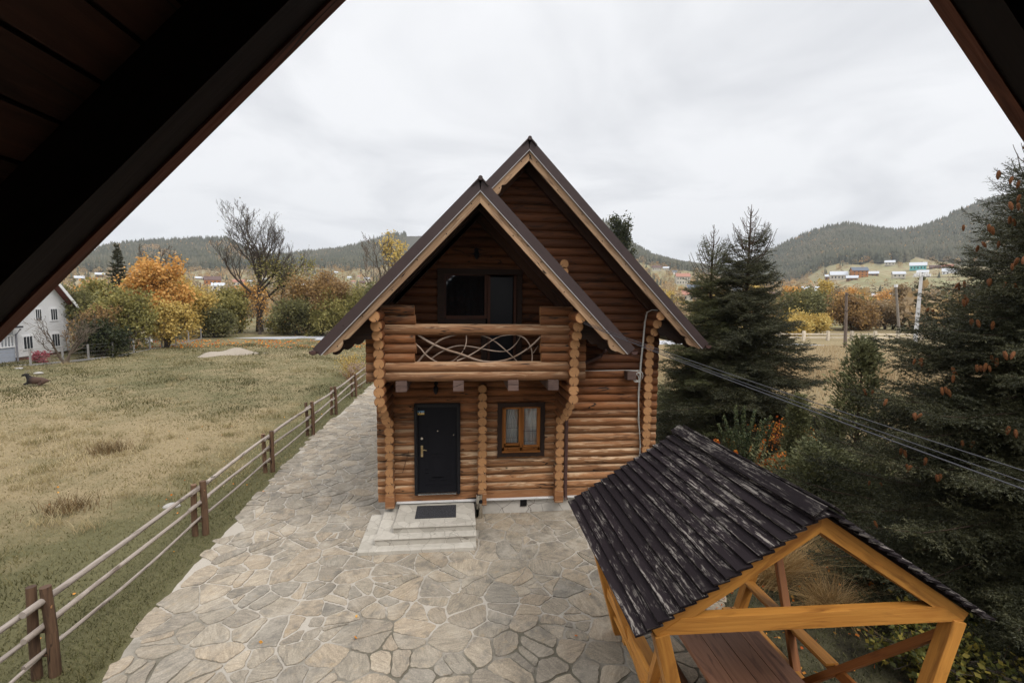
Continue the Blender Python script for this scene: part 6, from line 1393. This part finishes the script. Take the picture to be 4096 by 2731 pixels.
HS = [(-20.76, 1.35, .0085, WGR, WHT, 'white two storey house with tin roof just left of the rust brown tree', .1, 2), (-22.1, 1.2, .0095, WGR, CRE, 'pale house right behind the trunk of the bare tree', -.2, 1), (-18.1, .75, .0085, WGR, BRW, 'low tin roofed house left of the rust brown tree crown', .1, 1), (-17.2, .85, .011, WGR, ORWA, 'orange walled house with bright roof touching the rust brown tree', -.1, 1),
 (-13.7, 2.45, .007, WGR, CRE, 'small house with pale roof above the rust brown tree', .2, 1), (-12.3, 1.9, .008, WGR, WHT, 'white barn with flat tin roof left of a dark round tree', 0, 1), (-10.4, 1.7, .012, WGR, CRE, 'big pale house with wide tin roof by the cabin roof slope', .25, 1), (-10.9, 1.35, .011, BNR, BRW, 'dark brown roofed house below the big pale one', -.2, 1), (-11.9, 1.45, .008, RDR, CRE, 'small red roofed house left of the dark brown one', 0, 1), (-11.25, 2.05, .007, RDR, CRE, 'tiny red roofed house above the dark brown one', 0, 1),
 (-13.5, 3.3, .005, RDR, BRW, 'tiny red roofed hut highest on the left slope', 0, 1), (-19.2, 2.4, .006, WGR, WHT, 'tiny white house right of the bare tree crown', 0, 1), (-21.2, 2.05, .005, RDR, CRE, 'tiny pink house behind the bare tree', 0, 1), (-9.75, .9, .009, WGR, WHT, 'white house cut off by the cabin roof', 0, 1),
 (-25.5, 1.0, .024, BNR, ORWA, 'wide brown house right of the golden tree', .1, 1), (-25.0, .5, .020, WGR, CRE, 'long low white roofed barn below the brown house', 0, 1), (-23.2, .95, .018, RDR, CRE, 'long pink roofed house left of the bare trunk', -.1, 1), (-26.6, 1.35, .012, WGR, BRW, 'narrow tin roofed house behind the orange maple edge', 0, 1), (-34.1, 1.45, .012, WGR, BRW, 'tin roofed hut left of the dark spruce', 0, 1), (-35.5, 1.1, .012, WGR, CRE, 'pale hut at the far left under the dark roof edge', 0, 1), (-34.5, .3, .010, RDR, CRE, 'orange roofed hut left of the dark spruce', 0, 1),
 (38.43, -.12, .044, WGR, WHT, 'long barn with bright white tin roof behind the fence', 0, 1), (41.9, 2.15, .022, BLR, ORWA, 'orange three storey chalet with dark roof on the right hillside', .3, 3), (40.3, 2.05, .024, WGR, CRE, 'long cream house at the foot of the forest', .1, 1), (44.2, 3.35, .013, WGR, CRE, 'small pale house highest on the right pasture', 0, 1), (44.9, 2.2, .016, WGR, CRE, 'pale house with hipped roof in the middle of the pasture', .2, 1), (46.24, 2.85, .020, WGR, TEAL, 'teal walled house left of the white pole top', 0, 1), (46.6, 2.35, .014, WGR, WHT, 'white house directly behind the white pole top', 0, 1), (43.0, 2.3, .015, WGR, BRW, 'low brown shed right of the orange chalet', 0, 1),
 (43.3, -.05, .022, WGR, WHT, 'tin roofed shed between the wooden and the thin pole', 0, 1), (44.7, .12, .02, WGR, CRE, 'longer tin roofed shed behind the thin pole', 0, 1), (41.4, 1.9, .016, WGR, BRW, 'low grey roofed shed below the orange chalet', 0, 1), (39.6, 2.1, .014, WGR, BRW, 'weathered shed left of the long cream house', 0, 1),
 (25.7, 1.65, .025, RDR, CRE, 'two storey villa with red roof seen over the right eave', .2, 2), (27.0, .6, .030, BLR, ORWA, 'log house with slate blue roof behind the spruce tips', -.5, 1), (23.9, 3.25, .011, WGR, CRE, 'pale house high above the right eave', 0, 1), (24.8, 2.85, .010, BLR, WHT, 'small white house with blue roof high above the villa', 0, 1), (26.75, -.15, .034, RDR, CRE, 'long red roofed house low behind the spruce twigs', 0, 1), (22.9, 3.2, .016, BNR, CRE, 'pair of joined pale houses just over the eave line', .1, 1), (24.3, -.15, .018, WGR, BRW, 'grey roofed shed right beside the eave', 0, 1), (31.2, .7, .020, WGR, WHT, 'white house hidden behind the dark spruce', 0, 1), (34.85, -.05, .018, BNR, CRE, 'unfinished grey building seen right of the dark spruce', .2, 2),
 (48.4, 2.35, .017, WGR, WHT, 'white house left of the coned spruce', 0, 1), (48.2, 2.8, .014, RDR, CRE, 'red roofed house above the white one by the coned spruce', 0, 1), (49.8, 2.4, .011, RDR, WHT, 'small white house with red roof peeping through the coned spruce', 0, 1), (47.4, 2.8, .013, BNR, BRW, 'brown hut right of the white pole top', 0, 1)]
for az, el, wa, ro, wl_, lab, yw, st_ in HS: vhouse(az, el, wa, ro, wl_, lab, yaw=yw, storeys=st_, hf=.34 if st_ == 1 else .6, rr_=.26)
# farmhouse roof just over the road on the left
vh = vhouse(-20.2, 0, .028, WGR, CRE, 'low building with white edged roof half hidden by scrub over the left road', r=74, yaw=.6, hf=.3, rr_=.3); vh['group'] = ''
del vh['group']
# ---------------------------------------------------------------- hillside forest and village trees
def far_conifers(name, pts, hs, seed, mat, label):
    rng = np.random.default_rng(seed); P = np.array(pts); n = len(P); H = np.array(hs)[:, None]; k = 7; Vs = []; Fs = []; o = 0
    for (zb, zt, rd) in ((.08, .62, .20), (.32, .82, .15), (.58, 1., .095)):
        th = rng.random((n, 1))*6+np.arange(k)[None]*2*PI/k; rr_ = rd*H*rng.uniform(.72, 1.25, (n, k)); x = P[:, 0:1]+rr_*np.cos(th); y = P[:, 1:2]+rr_*np.sin(th); z = P[:, 2:3]+H*(zb+rng.uniform(-.05, .05, (n, k)))
        ring = np.stack([x, y, z], -1); tip = np.stack([P[:, 0], P[:, 1], P[:, 2]+H[:, 0]*zt], -1)[:, None]; V = np.concatenate([ring, tip], 1); Vs.append(V)
        b = np.arange(n)[:, None, None]*(3*(k+1))+o; i = np.arange(k); f = np.stack([i, (i+1) % k, np.full(k, k)], -1)[None]+b; Fs.append(f.reshape(-1, 3)); o += k+1
    V = np.concatenate(Vs, 1).reshape(-1, 3); F = np.concatenate(Fs, 0); o_ = npmesh(name, V, F, mat, att=np.repeat(np.clip(rng.normal(.5, .2, n), 0, 1), 3*(k+1))); tag(o_, label, 'forest', kind='stuff')
FM = leafmat('far_conifer_green', (.035, .042, .026), (.075, .076, .046), (.155, .132, .085), trans=0, rough=.9, big=.012)
rng = np.random.default_rng(77); pts = []; hs = []; ap = []; ah = []; ac = []
def bandpts(n, a0, a1, r0, r1):
    a = rng.uniform(a0, a1, n); r = np.sqrt(rng.uniform(r0**2, r1**2, n)); return a, r
for a0, a1, n in ((-42, -6, 15000), (14, 33, 6500), (31, 58, 15000)):
    for a, r in zip(*bandpts(n, a0, a1, 900, 1512)):
        lim = 935+55*nz1(a*.7)+25*nz1(a*3.1+2)
        if r < lim: continue
        aut = nz1(a*.8+r*.006)+.5*nz1(a*2.7-r*.013)
        fr_ = .50 if (a < -17 and a > -31 and 1120 < r < 1420) else (.40 if a > 33 and a < 37 and r > 1250 else .10)
        t_ = T(a, r)
        if aut > (.0 if a < 0 else .25) and rng.random() < fr_*1.6 or rng.random() < .07: ap.append(t_); ah.append(rng.uniform(8, 13)); ac.append(rng.random())
        else: pts.append(t_-Vector((0, 0, 1.5))); hs.append(rng.uniform(11, 20)*(1.1 if r < lim+70 else 1))
far_conifers('hillside_forest', pts, hs, 5, FM, 'dark conifer forest covering the far hills')
# scattered conifers and leafy trees over the village slopes
LF = leafmat('village_autumn_leaves', (.10, .095, .045), (.25, .18, .10), (.40, .29, .17), (.50, .34, .15), (.58, .27, .07), trans=.3)
def blobs(name, P, H, tone, seed, nl, label, wfac=.55, lsz=.16):
    rng = np.random.default_rng(seed); P = np.array(P); n = len(P); H = np.array(H); c = nrm3(rng.normal(0, 1, (n, nl, 3)))*rng.uniform(.35, 1, (n, nl, 1))**.5; prof = 1-.35*c[:, :, 2:3]
    C = P[:, None]+np.stack([c[:, :, 0]*prof[:, :, 0]*wfac*.5*H[:, None], c[:, :, 1]*prof[:, :, 0]*wfac*.5*H[:, None], H[:, None]*(.56+.42*c[:, :, 2])], -1); C = C.reshape(-1, 3); a = nrm3(rng.normal(0, 1, C.shape)); b = nrm3(np.cross(a, rng.normal(0, 1, C.shape))); s_ = (np.repeat(H, nl)*lsz*rng.uniform(.5, 1.2, n*nl))[:, None]
    V = np.stack([C-a*s_*.6, C+b*s_*.45, C+a*s_*.6, C-b*s_*.45], 1).reshape(-1, 3); att = np.clip(np.repeat(np.array(tone), nl)+rng.normal(0, .07, n*nl), 0, 1).repeat(4)
    # trunks
    k = 3; th = np.arange(k)*2*PI/k; rt_ = (H*.012)[:, None]; TV = np.concatenate([np.stack([P[:, 0:1]+rt_*np.cos(th), P[:, 1:2]+rt_*np.sin(th), np.repeat(P[:, 2:3]-1, k, 1)], -1), np.stack([P[:, 0:1]+rt_*.5*np.cos(th), P[:, 1:2]+rt_*.5*np.sin(th), np.repeat(P[:, 2:3], k, 1)+(H*.8)[:, None]], -1)], 1)
    TF = (np.arange(n)[:, None, None]*6+np.array([[0, 1, 4, 3], [1, 2, 5, 4], [2, 0, 3, 5]])[None]).reshape(-1, 4)+len(V)
    allV = np.concatenate([V, TV.reshape(-1, 3)]); allF = np.concatenate([np.arange(len(V)).reshape(-1, 4), TF]); att = np.concatenate([att, np.full(n*6, .3)])
    o_ = npmesh(name, allV, allF, LF, att=att); tag(o_, label, 'trees', kind='stuff')
blobs('hillside_autumn_trees', ap, ah, np.array(ac)*.5+.35, 3, 16, 'tan and orange trees mixed into the far hill forest', .5, .22)
P_ = []; H_ = []; C_ = []; cp = []; ch = []
HH = [(az, el, wa, rinv(az, el)) for az, el, wa, *_ in HS]
def blocked(a, r, h):
    top = math.degrees(math.atan2(terr(a, r)+h-CAM.z, r))
    return any(abs(a-az) < math.degrees(wa)*.55 and r < rh+3 and top > el+math.degrees(wa)*.12 for az, el, wa, rh in HH)
for a0, a1, n, r0, r1, dens in ((-42, -6, 2300, 190, 960, 1), (20, 36, 1300, 190, 960, 1), (33, 58, 1500, 190, 960, .5)):
    for a, r in zip(*bandpts(n, a0, a1, r0, r1)):
        if a > 38 and r > 420:       # open pasture with few trees
            if rng.random() < .86 and r < 925+30*nz1(a): continue
        g1 = nz1(a*1.7+r*.02)+.6*nz1(a*4.1-r*.03)
        if g1 < -.35 and rng.random() < .8: continue
        if rng.random() < .09: cp.append(T(a, r)); ch.append(rng.uniform(7, 13))
        else: P_.append(T(a, r)); H_.append(rng.uniform(4.5, 10)); C_.append(np.clip(.48+.22*g1+rng.normal(0, .16), 0, 1))
for a, r in zip(*bandpts(900, 37, 58, 80, 420)): 
    if rng.random() < .75: P_.append(T(a, r)); H_.append(rng.uniform(4, 8.5)); C_.append(np.clip(.25+.5*nz1(a*2+r*.05)+rng.normal(0, .15), 0, 1))
for a, r in zip(*bandpts(620, -41, -8, 84, 230)): P_.append(T(a, r)); H_.append(rng.uniform(3.5, 6.5)); C_.append(np.clip(.35+.3*nz1(a*2+r*.05)+rng.normal(0, .15), 0, 1))
for a, r in zip(*bandpts(360, 19, 37, 80, 230)): P_.append(T(a, r)); H_.append(rng.uniform(3.5, 7)); C_.append(np.clip(.35+.3*nz1(a*2+r*.05)+rng.normal(0, .15), 0, 1))
P_ = [p for p in P_]; kk = [i for i in range(len(P_)) if not blocked(math.degrees(math.atan2(P_[i][0]-CAM.x, P_[i][1]-CAM.y)), math.hypot(P_[i][0]-CAM.x, P_[i][1]-CAM.y), H_[i])]
P_ = [P_[i] for i in kk]; H_ = [H_[i] for i in kk]; C_ = [C_[i] for i in kk]
kk = [i for i in range(len(cp)) if not blocked(math.degrees(math.atan2(cp[i][0]-CAM.x, cp[i][1]-CAM.y)), math.hypot(cp[i][0]-CAM.x, cp[i][1]-CAM.y), ch[i])]
cp = [cp[i] for i in kk]; ch = [ch[i] for i in kk]
blobs('village_trees', P_, H_, C_, 9, 60, 'mixed autumn trees between the far village houses', .8, .13)
far_conifers('village_conifers', cp, ch, 6, FM, 'scattered dark conifers between the far village houses')
# a few mid distance trees one can tell apart
MT = [(39.0, 128, 9.5, 2.6, L_YE, BIRCH, 'tall yellow birch left of the white roofed barn'), (37.4, 140, 9., 2.2, L_TA, BIRCH, 'pale bare birch at the left edge of the birch row'), (41.0, 150, 8.5, 3.0, L_OR, BARKD, 'orange round tree behind the wooden pole'), (42.8, 155, 7.0, 2.6, L_OR, BARKD, 'lower orange tree right of the wooden pole'), (43.9, 250, 9., 5.0, L_OR, BARKD, 'wide orange red tree on the slope above the shed'), (40.0, 175, 9.5, 2.4, L_TA, BIRCH, 'birch with thin tan crown above the white roofed barn'), (41.7, 120, 5.5, 3.2, L_YG, BARKD, 'yellow green tree just right of the wooden pole'), (36.6, 110, 7.5, 2.3, L_OR, BARKD, 'orange tree seen beside the spruce tip on the right'), (45.3, 130, 8.5, 2.6, L_TA, BIRCH, 'pale birch by the thin pole'), (-22.0, 120, 7.5, 2.5, L_OR, BARKD, 'rusty orange tree behind the thin saplings'), (22.5, 130, 7.5, 3., L_YE, BARKD, 'golden tree just over the right eave'), (24.6, 150, 7.5, 3., L_YE, BARKD, 'golden tree between eave and spruce tips'), (29.0, 120, 7, 3, L_OL, BARKD, 'olive tree behind the light spruce'), (33.2, 110, 8, 3, L_YE, BARKD, 'yellow tree behind the dark spruce')]
for k, (a, r, h, R_, m_, bk, lab) in enumerate(MT): deci('valley_tree', T(a, r), h, R_, 200+k, 2600, .34 if R_ > 2.5 else .28, m_, bk, lab, 'tree', cb=.18, maxl=3, kids=(7, 4, 3), sig=R_*.16, minr=.03)
# ---------------------------------------------------------------- haze
hb2 = MB(); hb2.box((0, 600, 190), (5400, 5400, 384))
hm = bpy.data.materials.new('valley_haze'); hm.use_nodes = True; t_ = hm.node_tree; t_.nodes.clear(); pv = t_.nodes.new('ShaderNodeVolumePrincipled'); pv.inputs['Color'].default_value = (.80, .84, .90, 1); pv.inputs['Density'].default_value = .00017; pv.inputs['Anisotropy'].default_value = .2; om = t_.nodes.new('ShaderNodeOutputMaterial'); t_.links.new(pv.outputs[0], om.inputs['Volume'])
hz_o = hb2.build('haze', hm); hz_o['kind'] = 'stuff'; hz_o['label'] = 'thin pale air haze over the valley'; hz_o['category'] = 'haze'
